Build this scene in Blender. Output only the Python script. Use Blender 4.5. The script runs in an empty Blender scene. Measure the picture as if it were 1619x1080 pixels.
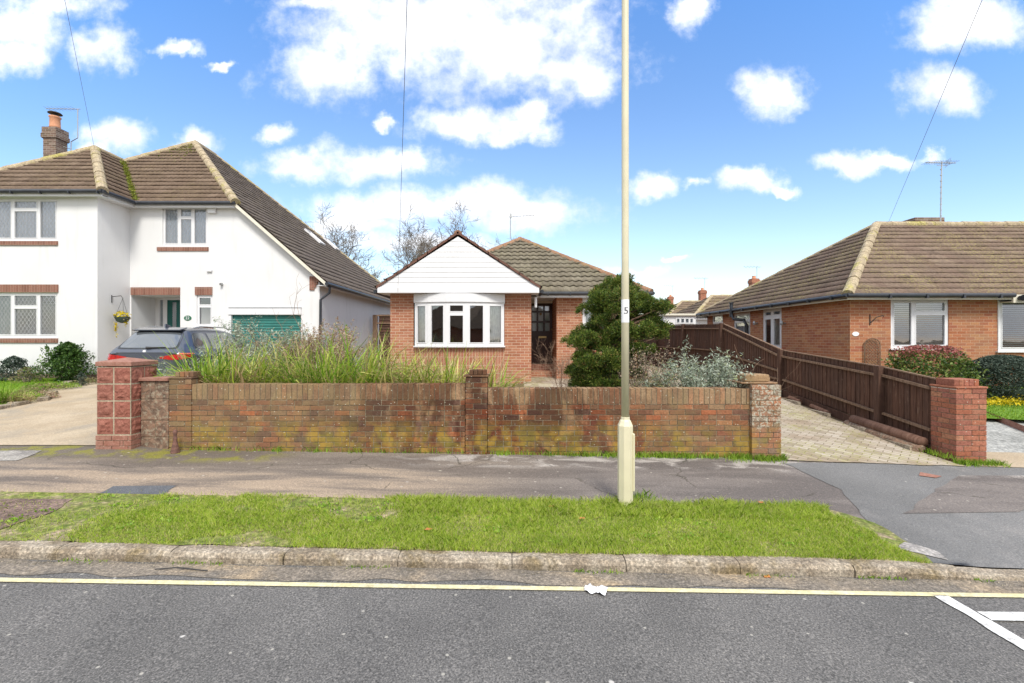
import bpy, math, random
import numpy as np
from mathutils import Vector, Matrix, noise
from mathutils.bvhtree import BVHTree
R = random.Random(7); NR = np.random.RandomState(7)
S = bpy.context.scene; COL = S.collection
F0, CX, HY, CZ = 719.5, 809.5, 536.0, 1.6
def P(px, py, Y): return Vector(((px-CX)/F0*Y, Y, CZ-(py-HY)/F0*Y))
def XX(px, Y): return (px-CX)/F0*Y
def ZZ(py, Y): return CZ-(py-HY)/F0*Y
# ------------------------------------------------------------------ ground heights
def kz(x): return -.163-.022*max(-14, min(14, x))
WT = [(-60,.12),(-12,.1),(-7,.08),(-5.3,.08),(-4.8,.025),(3.8,-.10),(6.8,-.2),(12,-.3),(60,-.3)]
def wz(x):
    for (a,b),(c,d) in zip(WT, WT[1:]):
        if x <= c: return b+(d-b)*(x-a)/(c-a)
    return -.3
YK0, YK1, YW, YH, HZ = 3.64, 3.785, 6.48, 12.0, .42
def kt(x): return kz(x)-min(.055, max(0, (x-3.05)*.06))
def G(x, y):
    if y < YK0: return kz(x)-.085
    if y < YK1: return kt(x)
    if y < YW: t=(y-YK1)/(YW-YK1); return kt(x)*(1-t)+wz(x)*t
    if y < YH: t=(y-YW)/(YH-YW); return wz(x)*(1-t)+HZ*t
    return HZ
def gp(px, py):
    y = 5.0
    for _ in range(60):
        z = G(XX(px,y), y); ny = (CZ-z)*F0/(py-HY); y = y*.5+ny*.5
    return (XX(px,y), y)
# ------------------------------------------------------------------ node helpers
class N:
    def __init__(s, m): m.use_nodes = True; s.t = m.node_tree; s.t.nodes.clear()
    def n(s, ty, ins=None, **kw):
        nd = s.t.nodes.new(ty)
        for k, v in kw.items(): setattr(nd, k, v)
        for k, v in (ins or {}).items():
            sk = nd.inputs[k]
            if isinstance(v, bpy.types.NodeSocket): s.t.links.new(v, sk)
            else:
                if sk.type == 'RGBA' and len(v) == 3: v = (*v, 1)
                sk.default_value = v
        return nd
    def math(s, op, a, b=0.0, c=None, clamp=False):
        nd = s.n('ShaderNodeMath', {0:a, 1:b}, operation=op, use_clamp=clamp)
        if c is not None:
            if isinstance(c, bpy.types.NodeSocket): s.t.links.new(c, nd.inputs[2])
            else: nd.inputs[2].default_value = c
        return nd.outputs[0]
    def mix(s, f, a, b, blend='MIX'):
        nd = s.n('ShaderNodeMix', data_type='RGBA', blend_type=blend)
        for i, v in ((0,f),(6,a),(7,b)):
            if isinstance(v, bpy.types.NodeSocket): s.t.links.new(v, nd.inputs[i])
            else: nd.inputs[i].default_value = (*v,1) if isinstance(v, tuple) and len(v)==3 else v
        return nd.outputs[2]
    def noise(s, vec, scale, detail=4, rough=.55, dist=0):
        return s.n('ShaderNodeTexNoise', {'Vector':vec, 'Scale':scale, 'Detail':detail, 'Roughness':rough, 'Distortion':dist}).outputs[0]
    def ramp(s, f, stops, mode='LINEAR'):
        nd = s.n('ShaderNodeValToRGB', {0:f}); cr = nd.color_ramp; cr.interpolation = mode
        while len(cr.elements) > 1: cr.elements.remove(cr.elements[0])
        for i, (p, c) in enumerate(stops):
            e = cr.elements[0] if i == 0 else cr.elements.new(p)
            e.position = p; e.color = (*c,1) if isinstance(c, tuple) else (c,c,c,1)
        return nd.outputs[0]
    def step(s, v, a, b):
        return s.n('ShaderNodeMapRange', {0:v, 1:a, 2:b, 3:0.0, 4:1.0}, interpolation_type='SMOOTHSTEP').outputs[0]
    def obj(s): return s.n('ShaderNodeTexCoord').outputs['Object']
    def pos(s): return s.n('ShaderNodeNewGeometry').outputs['Position']
    def uv(s): return s.n('ShaderNodeUVMap').outputs[0]
    def rnd(s): return s.n('ShaderNodeNewGeometry').outputs['Random Per Island']
    def bump(s, h, strength=.4, dist=.01): return s.n('ShaderNodeBump', {'Height':h, 'Strength':strength, 'Distance':dist}).outputs[0]
    def out(s, col, rough=.7, normal=None, spec=.5, metal=0, coat=0, trans=0):
        ins = {'Base Color':col, 'Roughness':rough, 'Specular IOR Level':spec, 'Metallic':metal, 'Coat Weight':coat}
        if normal is not None: ins['Normal'] = normal
        b = s.n('ShaderNodeBsdfPrincipled', ins).outputs[0]
        if trans:
            tr = s.n('ShaderNodeBsdfTranslucent', {'Color':col}).outputs[0]
            b = s.n('ShaderNodeMixShader', {0:trans, 1:b, 2:tr}).outputs[0]
        s.n('ShaderNodeOutputMaterial', {0:b})
def M(name): return bpy.data.materials.new(name)
def flat(name, c, rough=.5, metal=0, spec=.5, coat=0, var=.12, sc=6):
    m = M(name); n = N(m); f = n.noise(n.pos(), sc, 5)
    f = n.step(f, .3, .7)
    d = tuple(x*(1-var) for x in c); l = tuple(min(1, x*(1+var*.6)) for x in c)
    n.out(n.mix(f, d, l), rough, n.bump(n.noise(n.pos(), 90, 2), .08, .002), spec, metal, coat); return m
def leafmat(name, stops, rough=.55, trans=.25, sc=3, lum=.25):
    m = M(name); n = N(m); r = n.rnd(); c = n.ramp(r, stops)
    f = n.step(n.noise(n.pos(), sc, 3), .3, .7)
    c = n.mix(f, c, n.mix(1.0, c, (1-lum, 1-lum*.8, 1-lum, 1), 'MULTIPLY'))
    n.out(c, rough, None, .3, 0, 0, trans); return m
# ---- materials
def house_brick(name, cols, mortar, bumpd=.004, dirt=.25):
    m = M(name); n = N(m); uv = n.uv()
    b = n.n('ShaderNodeTexBrick', {'Vector':uv, 'Color1':(0,0,0,1), 'Color2':(1,1,1,1), 'Mortar':(.5,.5,.5,1), 'Scale':1.0, 'Mortar Size':.0055, 'Mortar Smooth':.3, 'Bias':0.0, 'Brick Width':.225, 'Row Height':.075})
    b.offset = .5
    c = n.ramp(b.outputs[0], [(i/(len(cols)-1), x) for i, x in enumerate(cols)])
    c = n.mix(n.step(n.noise(uv, 40, 3), .35, .75), c, n.mix(1.0, c, (.75,.72,.7,1), 'MULTIPLY'))
    big = n.step(n.noise(n.pos(), .9, 4, .6), .45, .75)
    c = n.mix(n.math('MULTIPLY', big, dirt), c, (.25,.17,.10))
    c = n.mix(b.outputs[1], c, mortar)
    h = n.math('MULTIPLY_ADD', b.outputs[1], -1.0, n.math('MULTIPLY', n.noise(uv, 60, 2), .3))
    n.out(c, .85, n.bump(h, .6, bumpd), .25); return m
MAT = {}
MAT['brick_a'] = house_brick('orange_house_brick', [(.34,.13,.072),(.41,.175,.10),(.47,.215,.125),(.37,.14,.085),(.50,.26,.16)], (.56,.44,.33))
MAT['brick_b'] = house_brick('red_orange_house_brick', [(.36,.13,.06),(.44,.17,.085),(.48,.23,.11),(.35,.115,.065),(.42,.205,.11)], (.46,.31,.21), dirt=.4)
MAT['brick_c'] = house_brick('dark_chimney_brick', [(.10,.07,.05),(.22,.15,.11),(.16,.10,.08),(.28,.22,.18)], (.40,.36,.31))
MAT['brick_d'] = house_brick('far_brick', [(.36,.13,.08),(.42,.17,.10),(.30,.11,.07)], (.40,.28,.2))
def soldier(name, cols, mortar, w=.075, hgt=.225):
    m = M(name); n = N(m); uv = n.uv()
    b = n.n('ShaderNodeTexBrick', {'Vector':uv, 'Color1':(0,0,0,1), 'Color2':(1,1,1,1), 'Scale':1.0, 'Mortar Size':.005, 'Mortar Smooth':.3, 'Brick Width':w, 'Row Height':hgt}); b.offset = 0
    c = n.ramp(b.outputs[0], [(i/(len(cols)-1), x) for i, x in enumerate(cols)])
    c = n.mix(n.step(n.noise(uv, 30, 3), .35, .75), c, n.mix(1.0, c, (.7,.7,.7,1), 'MULTIPLY'))
    c = n.mix(b.outputs[1], c, mortar)
    n.out(c, .85, n.bump(n.math('MULTIPLY', b.outputs[1], -1.0), .5, .004), .25); return m
MAT['soldier_brown'] = soldier('brown_soldier_brick', [(.20,.09,.065),(.30,.15,.11),(.25,.11,.08)], (.34,.24,.18))
MAT['soldier_orange'] = soldier('orange_soldier_brick', [(.36,.145,.085),(.45,.21,.13),(.39,.16,.095)], (.55,.43,.32))
def wallbrick(name, cols, lichen=.3, tone=1.0, algae=True):
    m = M(name); n = N(m); r = n.rnd(); p = n.pos()
    c = n.ramp(r, [(i/(len(cols)-1), tuple(v*tone for v in x)) for i, x in enumerate(cols)])
    sp = n.n('ShaderNodeSeparateXYZ', {0:p}); x, y, z = sp.outputs
    c = n.mix(n.step(n.noise(p, 38, 4, .7), .38, .72), c, n.mix(1.0, c, (.58,.56,.54,1), 'MULTIPLY'))
    if algae:
        pat = n.step(n.math('ADD',n.noise(p, 2.3, 4, .6),n.math('MULTIPLY',n.step(x,-.6,-3.2),.13)), .42, .62)
        c = n.mix(n.math('MULTIPLY', pat, .5), c, n.mix(n.step(n.noise(p, 5, 2), .4, .6), (.21,.165,.08), (.15,.105,.065)))
        # soot-dark damp around the middle pier, as streaks
        st = n.noise(n.n('ShaderNodeMapping', {0:p, 3:(2.2,1,.8)}).outputs[0], 1.6, 5, .65, .4)
        dx = n.math('ABSOLUTE', n.math('ADD', x, .25))
        dark = n.math('MULTIPLY', n.step(dx, 3.1, 1.0), n.step(st, .37, .52))
        c = n.mix(n.math('MULTIPLY', dark, .80), c, n.mix(1.0, c, (.33,.22,.21,1), 'MULTIPLY'))
        zz = n.math('ADD', z, n.math('MULTIPLY', x, .014))
        am = n.math('MULTIPLY', n.step(zz, .52, .16), n.step(n.noise(p, 3.2, 4, .6, .3), .40, .60))
        c = n.mix(n.math('MULTIPLY', am, .72), c, n.mix(n.step(n.noise(p, 6, 3), .4, .62), (.20,.17,.035), (.37,.25,.04)))
    li = n.step(n.noise(p, 30, 5, .75), *((.60,.69) if lichen<.9 else (.47,.58)))
    li2 = n.math('MULTIPLY', li, n.step(n.noise(p, 1.7, 3), .45, .62)) if lichen<.9 else n.math('MULTIPLY', li, n.step(n.math('ADD',z,n.math('MULTIPLY',n.noise(p,5,2),.3)), .42, .55))
    c = n.mix(n.math('MULTIPLY', li2, lichen*.85), c, n.mix(n.noise(p,40,2), (.30,.30,.22), (.62,.60,.50)))
    xz = n.n('ShaderNodeCombineXYZ', {0:x, 1:z, 2:0.0}).outputs[0]
    vo = n.n('ShaderNodeTexVoronoi', {'Vector':xz, 'Scale':10.0}, voronoi_dimensions='2D')
    sp2 = n.math('MULTIPLY', n.step(n.math('ADD', vo.outputs[0], n.math('MULTIPLY', n.noise(p, 45, 2), .10)), .12, .09), n.step(n.n('ShaderNodeSeparateColor', {0:vo.outputs[1]}).outputs[1], .55, .6))
    c = n.mix(n.math('MULTIPLY', sp2, .7), c, (.62,.62,.52))
    n.out(c, .9, n.bump(n.noise(p, 55, 4, .7), .5, .006), .2); return m
WB = [(.24,.10,.055),(.36,.15,.075),(.16,.09,.065),(.42,.20,.10),(.20,.10,.06),(.33,.21,.12),(.44,.15,.065),(.13,.08,.07)]
MAT['wallbrick'] = wallbrick('weathered_garden_brick', WB, .4, .95)
MAT['copebrick'] = wallbrick('coping_brick', [(.33,.20,.11),(.38,.25,.14),(.29,.18,.10),(.42,.22,.12),(.35,.25,.15),(.30,.16,.09)], .35, .98, True)
MAT['pierbrick'] = wallbrick('red_pier_brick', [(.34,.12,.07),(.42,.17,.10),(.37,.15,.11),(.30,.12,.08),(.46,.22,.13)], .35, 1.0, False)
MAT['lichbrick'] = wallbrick('lichened_pier_brick', [(.30,.15,.09),(.38,.18,.10),(.24,.17,.12),(.44,.17,.08)], .98, 1.0, True)
def rocky(name, c1, c2, sc=14, bd=.03, lich=0):
    m = M(name); n = N(m); p = n.pos(); r = n.rnd()
    f = n.noise(p, sc, 5, .6, .8)
    c = n.mix(n.step(f, .3, .7), c1, c2)
    c = n.mix(n.math('MULTIPLY', r, .45), c, n.mix(1.0, c, (1.15,.9,.85,1), 'MULTIPLY'))
    if lich: c = n.mix(n.math('MULTIPLY', n.step(n.noise(p, 19, 5, .75), .5, .62), lich), c, (.42,.40,.30))
    n.out(c, .8, n.bump(f, .9, bd), .3); return m
MAT['redblock'] = rocky('red_rock_faced_block', (.215,.08,.057), (.33,.145,.105), 13, .03)
MAT['redcap'] = rocky('red_brown_cap', (.25,.12,.085), (.34,.19,.145), 22, .006)
MAT['oldstone'] = rocky('old_mossy_stone', (.10,.068,.05), (.28,.185,.125), 9, .025, .45)
def twotone(name, c1, c2, sc, rough=.85, bd=.004, fine=120, fa=.35, spots=None, c3=None, c3sc=.7):
    m = M(name); n = N(m); p = n.pos()
    c = n.mix(n.step(n.noise(p, sc, 5, .6), .35, .65), c1, c2)
    if c3: c = n.mix(n.step(n.noise(p, c3sc, 5, .65, .5), .5, .68), c, c3)
    g = n.noise(p, fine*.5, 2, .8)
    c = n.mix(n.math('MULTIPLY', n.step(g, .5, .68), fa), c, n.mix(1.0, c, (2.2,2.15,2.1,1), 'MULTIPLY'))
    c = n.mix(n.math('MULTIPLY', n.step(g, .5, .33), fa), c, n.mix(1.0, c, (.35,.35,.35,1), 'MULTIPLY'))
    if spots:
        for s_, th, colr in spots:
            v = n.n('ShaderNodeTexVoronoi', {'Vector':p, 'Scale':s_}, voronoi_dimensions='2D')
            vd = n.math('ADD', v.outputs[0], n.math('MULTIPLY', n.noise(p, 30, 2), .05))
            keep = n.step(n.n('ShaderNodeSeparateColor', {0:v.outputs[1]}).outputs[0], .55, .6)
            c = n.mix(n.math('MULTIPLY', n.step(vd, th+.02, th), keep), c, colr)
    n.out(c, rough, n.bump(g, .5, bd), .3); return m
MAT['mortar'] = twotone('mortar', (.17,.14,.095), (.27,.23,.16), 4, c3=(.11,.09,.06), c3sc=1.3)
MAT['mortar_pale'] = twotone('pale_mortar', (.34,.29,.20), (.44,.38,.28), 4)
MAT['asphalt'] = twotone('road_asphalt', (.108,.104,.10), (.138,.132,.126), .8, .85, .004, 170, .8, [(1.7,.035,(.50,.48,.45)), (3.1,.045,(.36,.34,.30)), (6,.05,(.26,.245,.22))])
MAT['gutterdirt'] = twotone('gutter_grit', (.145,.128,.108), (.21,.178,.142), 3, .9, .006, 90, .6, None, (.33,.255,.17), .8)
MAT['tarmac_new'] = twotone('smooth_grey_tarmac', (.135,.133,.13), (.17,.167,.163), .7, .85, .003, 160, .4, [(1.6,.03,(.38,.36,.33)),(4,.04,(.26,.25,.23))], (.225,.215,.205), .6)
MAT['tarmac_patch'] = twotone('dark_tarmac_patch', (.085,.09,.10), (.115,.12,.13), 2, .85, .004, 150, .5)
MAT['brown_patch'] = twotone('brown_gravelly_patch', (.13,.09,.075), (.19,.135,.11), 3, .95, .008, 60, .7)
MAT['concrete'] = twotone('concrete_drive', (.36,.285,.195), (.44,.36,.26), 1.2, .9, .003, 90, .22, None, (.31,.265,.205), .9)
MAT['concrete_grey'] = twotone('pale_grey_concrete', (.22,.205,.19), (.33,.31,.28), 2, .9, .004, 60, .5)
MAT['kerb'] = twotone('kerb_concrete', (.21,.17,.125), (.33,.285,.225), 5, .9, .01, 90, .65, None, (.18,.14,.08), 2.2)
MAT['soil'] = twotone('soil', (.12,.085,.05), (.20,.15,.09), 4, .95, .02, 40, .5)
MAT['vergesoil'] = twotone('verge_soil', (.12,.155,.03), (.18,.18,.06), 9, .95, .012, 40, .6, None, (.29,.225,.155), 3.0)
MAT['lawnsoil'] = twotone('lawn_base', (.10,.19,.025), (.14,.24,.03), 4, .95, .01, 60, .4)
MAT['gravel'] = twotone('grey_gravel', (.24,.24,.225), (.36,.36,.34), 3, .9, .012, 40, .5)
MAT['patchstone'] = twotone('pale_edging_stone', (.22,.20,.19), (.36,.34,.32), 2, .9, .004, 70, .5, None, (.16,.15,.14), 2.5)
def pavement_mat():
    m = M('worn_pavement'); n = N(m); p = n.pos(); sp = n.n('ShaderNodeSeparateXYZ', {0:p}); x, y, z = sp.outputs
    st = n.noise(n.n('ShaderNodeMapping', {0:p, 3:(.35,2.2,1)}).outputs[0], 1.3, 5, .6, .3)
    c = n.mix(n.step(st, .35, .65), (.135,.112,.096), (.20,.17,.143))
    beige = n.math('MULTIPLY', n.step(x, .6, -1.8), n.step(n.math('ADD', st, n.math('MULTIPLY', n.math('SUBTRACT', 5.6, y), .22)), .42, .72))
    c = n.mix(n.math('MULTIPLY', beige, .85), c, (.35,.27,.195))
    c = n.mix(n.math('MULTIPLY', n.step(x, -.6, 1.4), .75), c, n.mix(n.step(st,.4,.6), (.115,.102,.097), (.165,.146,.137)))
    # pale worn cement band with lichen near the wall
    edge = n.math('MULTIPLY', n.step(y, 5.85, 6.05), n.step(n.noise(n.n('ShaderNodeMapping', {0:p, 3:(1,2,1)}).outputs[0], 2.1, 4, .6, .5), .46, .64))
    c = n.mix(n.math('MULTIPLY', n.math('MULTIPLY', edge, n.step(x,-2.2,-.6)), .7), c, (.42,.39,.36))
    cv = n.n('ShaderNodeVectorMath', {0:n.n('ShaderNodeTexNoise', {'Vector':p, 'Scale':3.0, 'Detail':4.0}).outputs[1], 1:(.35,.35,0), 2:p}, operation='MULTIPLY_ADD').outputs[0]
    crack = n.n('ShaderNodeTexVoronoi', {'Vector':cv, 'Scale':.7}, feature='DISTANCE_TO_EDGE', voronoi_dimensions='2D').outputs[0]
    c = n.mix(n.math('MULTIPLY', n.math('MULTIPLY', n.step(crack, .009, .003), .65), n.step(n.noise(p,1.1,2), .46, .56)), c, (.045,.04,.03))
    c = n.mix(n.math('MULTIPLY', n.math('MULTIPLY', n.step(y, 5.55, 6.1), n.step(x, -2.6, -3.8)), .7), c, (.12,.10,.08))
    moss = n.math('MULTIPLY', n.step(n.noise(p, 2.6, 5, .7), .46, .60), n.math('MULTIPLY', n.step(y, 5.8, 6.15), n.step(x, -2.8, -3.8)))
    c = n.mix(n.math('MULTIPLY', moss, .9), c, (.20,.19,.03))
    g = n.noise(p, 60, 2, .8)
    c = n.mix(n.math('MULTIPLY', n.step(g, .5, .68), .5), c, n.mix(1.0, c, (2,1.95,1.9,1), 'MULTIPLY'))
    c = n.mix(n.math('MULTIPLY', n.step(g, .5, .3), .5), c, n.mix(1.0, c, (.45,.45,.45,1), 'MULTIPLY'))
    for s_, th, col in ((3.3,.07,(.42,.38,.33)), (1.3,.04,(.46,.42,.34)), (6,.07,(.32,.28,.24))):
        v = n.n('ShaderNodeTexVoronoi', {'Vector':n.n('ShaderNodeMapping', {0:p, 3:(1,1.1,1)}).outputs[0], 'Scale':s_}, voronoi_dimensions='2D')
        vd = n.math('ADD', v.outputs[0], n.math('MULTIPLY', n.noise(p, 22, 2), .08))
        keep = n.step(n.n('ShaderNodeSeparateColor', {0:v.outputs[1]}).outputs[0], .72, .8)
        c = n.mix(n.math('MULTIPLY', n.math('MULTIPLY', n.step(vd, th+.03, th), keep), .8), c, col)
    n.out(c, .85, n.bump(g, .5, .004), .3); return m
MAT['pavement'] = pavement_mat()
def paver_mat():
    m = M('block_paving'); n = N(m); p = n.pos()
    b = n.n('ShaderNodeTexBrick', {'Vector':n.n('ShaderNodeMapping', {0:p, 2:(0,0,math.radians(45))}).outputs[0], 'Color1':(0,0,0,1), 'Color2':(1,1,1,1), 'Scale':1.0, 'Mortar Size':.006, 'Mortar Smooth':.2, 'Brick Width':.2, 'Row Height':.1})
    c = n.ramp(b.outputs[0], [(0,(.30,.25,.19)),(.5,(.40,.34,.27)),(1,(.46,.40,.33))])
    c = n.mix(n.step(n.noise(p, 1.5, 4), .45, .65), c, n.mix(1.0, c, (.8,.74,.68,1), 'MULTIPLY'))
    mo = n.math('MULTIPLY', n.step(n.noise(p, 1.4, 4, .6), .42, .6), n.step(n.noise(p, 22, 3, .7), .45, .6))
    c = n.mix(b.outputs[1], c, n.mix(mo, (.17,.14,.09), (.26,.27,.05)))
    c = n.mix(n.math('MULTIPLY', mo, .45), c, (.30,.30,.07))
    n.out(c, .9, n.bump(n.math('MULTIPLY', b.outputs[1], -1.0), .6, .006), .2); return m
MAT['paver'] = paver_mat()
def tile_mat(name, cols, moss, mosscol=(.30,.29,.06), tw=.3, th=.3, low=.46):
    m = M(name); n = N(m); uv = n.uv(); p = n.pos()
    b = n.n('ShaderNodeTexBrick', {'Vector':uv, 'Color1':(0,0,0,1), 'Color2':(1,1,1,1), 'Scale':1.0, 'Mortar Size':.002, 'Brick Width':tw, 'Row Height':th}); b.offset = 0
    c = n.ramp(b.outputs[0], [(i/(len(cols)-1), x) for i, x in enumerate(cols)])
    c = n.mix(n.step(n.noise(p, 14, 5, .7), .35, .7), c, n.mix(1.0, c, (.62,.62,.62,1), 'MULTIPLY'))
    k = n.math('MULTIPLY', n.step(n.noise(p, 19, 4, .8), low+.08, low+.15), n.step(n.noise(p, .7, 3, .6), .38, .62))
    c = n.mix(n.math('MULTIPLY', k, moss), c, mosscol)
    k = n.step(n.noise(p, 20, 4, .8), .66, .72)
    c = n.mix(n.math('MULTIPLY', k, .6), c, (.50,.48,.40))
    n.out(c, .85, n.bump(n.noise(p, 60, 3, .7), .4, .004), .25); return m
MAT['tile_l'] = tile_mat('brown_concrete_tile', [(.15,.105,.074),(.20,.142,.10),(.17,.118,.083),(.225,.162,.117)], .25)
MAT['tile_side'] = tile_mat('grey_brown_tile', [(.165,.13,.107),(.205,.165,.137),(.185,.145,.12)], .2)
MAT['tile_m'] = tile_mat('lichened_grey_tile', [(.15,.13,.095),(.215,.185,.135),(.18,.155,.115),(.245,.215,.16)], .55, (.28,.27,.12))
MAT['tile_r'] = tile_mat('mossy_brown_tile', [(.165,.118,.088),(.215,.155,.115),(.19,.13,.098),(.245,.18,.135)], .75, (.33,.29,.10), low=.44)
MAT['ridge'] = twotone('ridge_tile', (.30,.24,.16), (.40,.33,.22), 5, .9, .006, 60, .5, None, (.34,.30,.10), 1.6)
MAT['ridge_br'] = twotone('brown_ridge_tile', (.22,.12,.075), (.30,.18,.11), 5, .9, .006, 60, .4, None, (.26,.20,.10), 1.6)
MAT['verge_br'] = flat('brown_verge_tile', (.14,.065,.045), .8)
MAT['moss'] = leafmat('moss_clumps', [(0,(.12,.16,.015)),(.5,(.22,.25,.03)),(1,(.33,.32,.05))])
def render_mat():
    m = M('white_render'); n = N(m); p = n.pos()
    c = n.mix(n.step(n.noise(p, .8, 5, .6), .35, .7), (.69,.69,.69), (.73,.73,.73))
    c = n.mix(n.math('MULTIPLY', n.step(n.noise(n.n('ShaderNodeMapping', {0:p, 3:(3,3,.4)}).outputs[0], 1.5, 4), .55, .75), .30), c, (.55,.545,.52))
    n.out(c, .85, n.bump(n.noise(p, 130, 3), .35, .003), .2); return m
MAT['render'] = render_mat()
MAT['upvc'] = flat('white_upvc', (.72,.72,.73), .35, var=.03)
def clad_mat():
    m = M('white_cladding'); n = N(m); n.out(n.mix(n.step(n.noise(n.pos(), 1.2, 4), .4, .7), (.74,.74,.75), (.70,.70,.70)), .4, None, .4); return m
MAT['clad'] = clad_mat()
MAT['cream'] = flat('cream_paint', (.70,.66,.55), .5, var=.05)
MAT['blackpl'] = flat('black_gutter_plastic', (.03,.034,.042), .35, var=.3)
MAT['lead'] = flat('lead_strip', (.48,.49,.50), .5)
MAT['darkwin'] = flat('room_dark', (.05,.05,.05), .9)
def glass(name, refl=.13, tint=(.75,.8,.82)):
    m = M(name); n = N(m)
    fr = n.n('ShaderNodeFresnel', {'IOR':1.5}).outputs[0]
    f = n.math('ADD', fr, refl, clamp=True)
    g = n.n('ShaderNodeBsdfGlossy', {'Color':(.95,.97,1,1), 'Roughness':.02, 'Normal':n.bump(n.noise(n.pos(), 2.5, 2), .05, .02)}).outputs[0]
    t = n.n('ShaderNodeBsdfTransparent', {'Color':(*tint,1)}).outputs[0]
    n.n('ShaderNodeOutputMaterial', {0:n.n('ShaderNodeMixShader', {0:f, 1:t, 2:g}).outputs[0]}); return m
MAT['glass'] = glass('window_glass'); MAT['carglass'] = glass('car_glass', .25, (.35,.4,.42))
MAT['net'] = flat('net_curtain', (.78,.79,.82), .9, var=.1, sc=20)
MAT['curtain'] = flat('beige_curtain', (.82,.78,.68), .9, var=.15, sc=10)
MAT['greencurtain'] = flat('pale_green_curtain', (.42,.50,.42), .9, var=.15)
MAT['greenpaint'] = flat('dark_green_paint', (.004,.10,.085), .4)
MAT['garagegreen'] = flat('green_garage_paint', (.04,.19,.165), .6)
MAT['doorwood'] = flat('dark_brown_door', (.05,.022,.02), .3, coat=.2)
MAT['brass'] = flat('brass', (.55,.40,.18), .35, metal=.8)
MAT['cablegrey'] = flat('grey_cable', (.16,.17,.19), .5)
MAT['tan'] = flat('terracotta_pot', (.62,.30,.17), .8)
MAT['metal'] = flat('galvanised_metal', (.42,.43,.43), .4, metal=.7)
MAT['dmetal'] = flat('dark_iron', (.03,.03,.03), .5)
def wood(name, c1, c2):
    m = M(name); n = N(m); p = n.pos(); r = n.rnd()
    f = n.noise(n.n('ShaderNodeMapping', {0:p, 3:(1,6,.55)}).outputs[0], 5, 5, .65)
    c = n.mix(n.step(f, .32, .7), c1, c2)
    c = n.mix(n.math('MULTIPLY', r, .6), c, n.mix(1.0, c, (1.5,1.3,1.15,1), 'MULTIPLY'))
    pale = n.math('MULTIPLY', n.step(n.noise(n.n('ShaderNodeMapping', {0:p, 3:(1,9,1.1)}).outputs[0], 3.5, 4, .7), .60, .70), .45)
    c = n.mix(pale, c, (.32,.23,.17))
    n.out(c, .85, n.bump(f, .5, .004), .2); return m
MAT['fence'] = wood('dark_brown_fence_wood', (.062,.035,.026), (.108,.062,.045))
MAT['fence_r'] = wood('weathered_rail_wood', (.12,.08,.055), (.22,.155,.11))
MAT['logwood'] = wood('old_log_wood', (.10,.055,.04), (.17,.105,.08))
MAT['cpost'] = flat('cream_lamp_post_paint', (.66,.61,.43), .45, var=.07, sc=3)
MAT['label'] = flat('white_label', (.8,.8,.82), .5, var=.02)
MAT['ink'] = flat('black_ink', (.02,.02,.02), .6)
MAT['green_ink'] = flat('green_plaque', (.02,.13,.07), .5)
MAT['carpaint'] = flat('blue_grey_car_paint', (.085,.10,.135), .28, metal=.55, coat=.8, var=.02)
MAT['tyre'] = flat('tyre_rubber', (.02,.02,.02), .9)
MAT['redlamp'] = flat('red_tail_lamp', (.45,.008,.008), .12, coat=1, var=.3, sc=25)
MAT['orlamp'] = flat('orange_tail_lamp', (.75,.14,.05), .12, coat=1, var=.2, sc=25)
MAT['yplate'] = flat('yellow_plate', (.75,.62,.03), .4)
MAT['yline'] = twotone('yellow_road_paint', (.58,.52,.30), (.66,.60,.40), 6, .8, .003, 100, .3, None, (.50,.45,.27), 6)
MAT['wline'] = twotone('white_road_paint', (.62,.62,.60), (.74,.74,.72), 6, .8, .003, 80, .35, None, (.42,.41,.40), 9)
MAT['bark'] = twotone('grey_bark', (.15,.13,.10), (.25,.22,.175), 6, .9, .01, 40, .4)
MAT['twig'] = twotone('pale_twigs', (.15,.13,.105), (.22,.19,.155), 3, .9, .004, 40, .2)
MAT['browntwig'] = twotone('brown_twigs', (.20,.12,.08), (.32,.22,.15), 6, .9, .004, 40, .2)
MAT['rust'] = flat('rusty_metal', (.17,.085,.065), .85, var=.4, sc=25)
MAT['paper'] = flat('white_tissue', (.82,.82,.84), .8, var=.05)
MAT['leafbr'] = flat('orange_brown_leaf', (.42,.16,.04), .7)
G1 = [(0,(.22,.35,.03)),(.3,(.38,.54,.05)),(.6,(.52,.64,.08)),(.82,(.64,.68,.15)),(1,(.70,.62,.32))]
MAT['grass'] = leafmat('verge_grass', G1, .6, .42, 2.6, .16)
MAT['lawn'] = leafmat('lawn_grass', [(0,(.15,.28,.02)),(.5,(.24,.42,.03)),(1,(.38,.50,.06))], .6, .3)
MAT['strap'] = leafmat('strap_leaves', [(0,(.12,.22,.02)),(.2,(.25,.38,.035)),(.4,(.42,.50,.06)),(.58,(.60,.58,.14)),(.78,(.72,.58,.30)),(.92,(.60,.42,.24)),(1,(.42,.26,.14))], .5, .25, 2, .3)
MAT['strapgreen'] = leafmat('green_strap_leaves', [(0,(.09,.20,.015)),(.3,(.20,.36,.03)),(.6,(.34,.48,.05)),(.85,(.50,.56,.10)),(1,(.60,.50,.22))], .45, .3, 2, .3)
MAT['straw'] = leafmat('straw_leaves', [(0,(.36,.24,.12)),(.4,(.50,.37,.20)),(.7,(.40,.38,.14)),(1,(.28,.30,.08))], .7, .25)
MAT['conifer'] = leafmat('conifer_sprays', [(0,(.025,.055,.012)),(.35,(.07,.125,.018)),(.68,(.16,.22,.03)),(.88,(.28,.33,.055)),(1,(.34,.20,.08))], .6, .15, 3.5, .4)
MAT['silver'] = leafmat('silver_leaves', [(0,(.20,.25,.17)),(.4,(.38,.43,.34)),(.8,(.52,.56,.48)),(1,(.34,.38,.16))], .7, .2)
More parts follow.
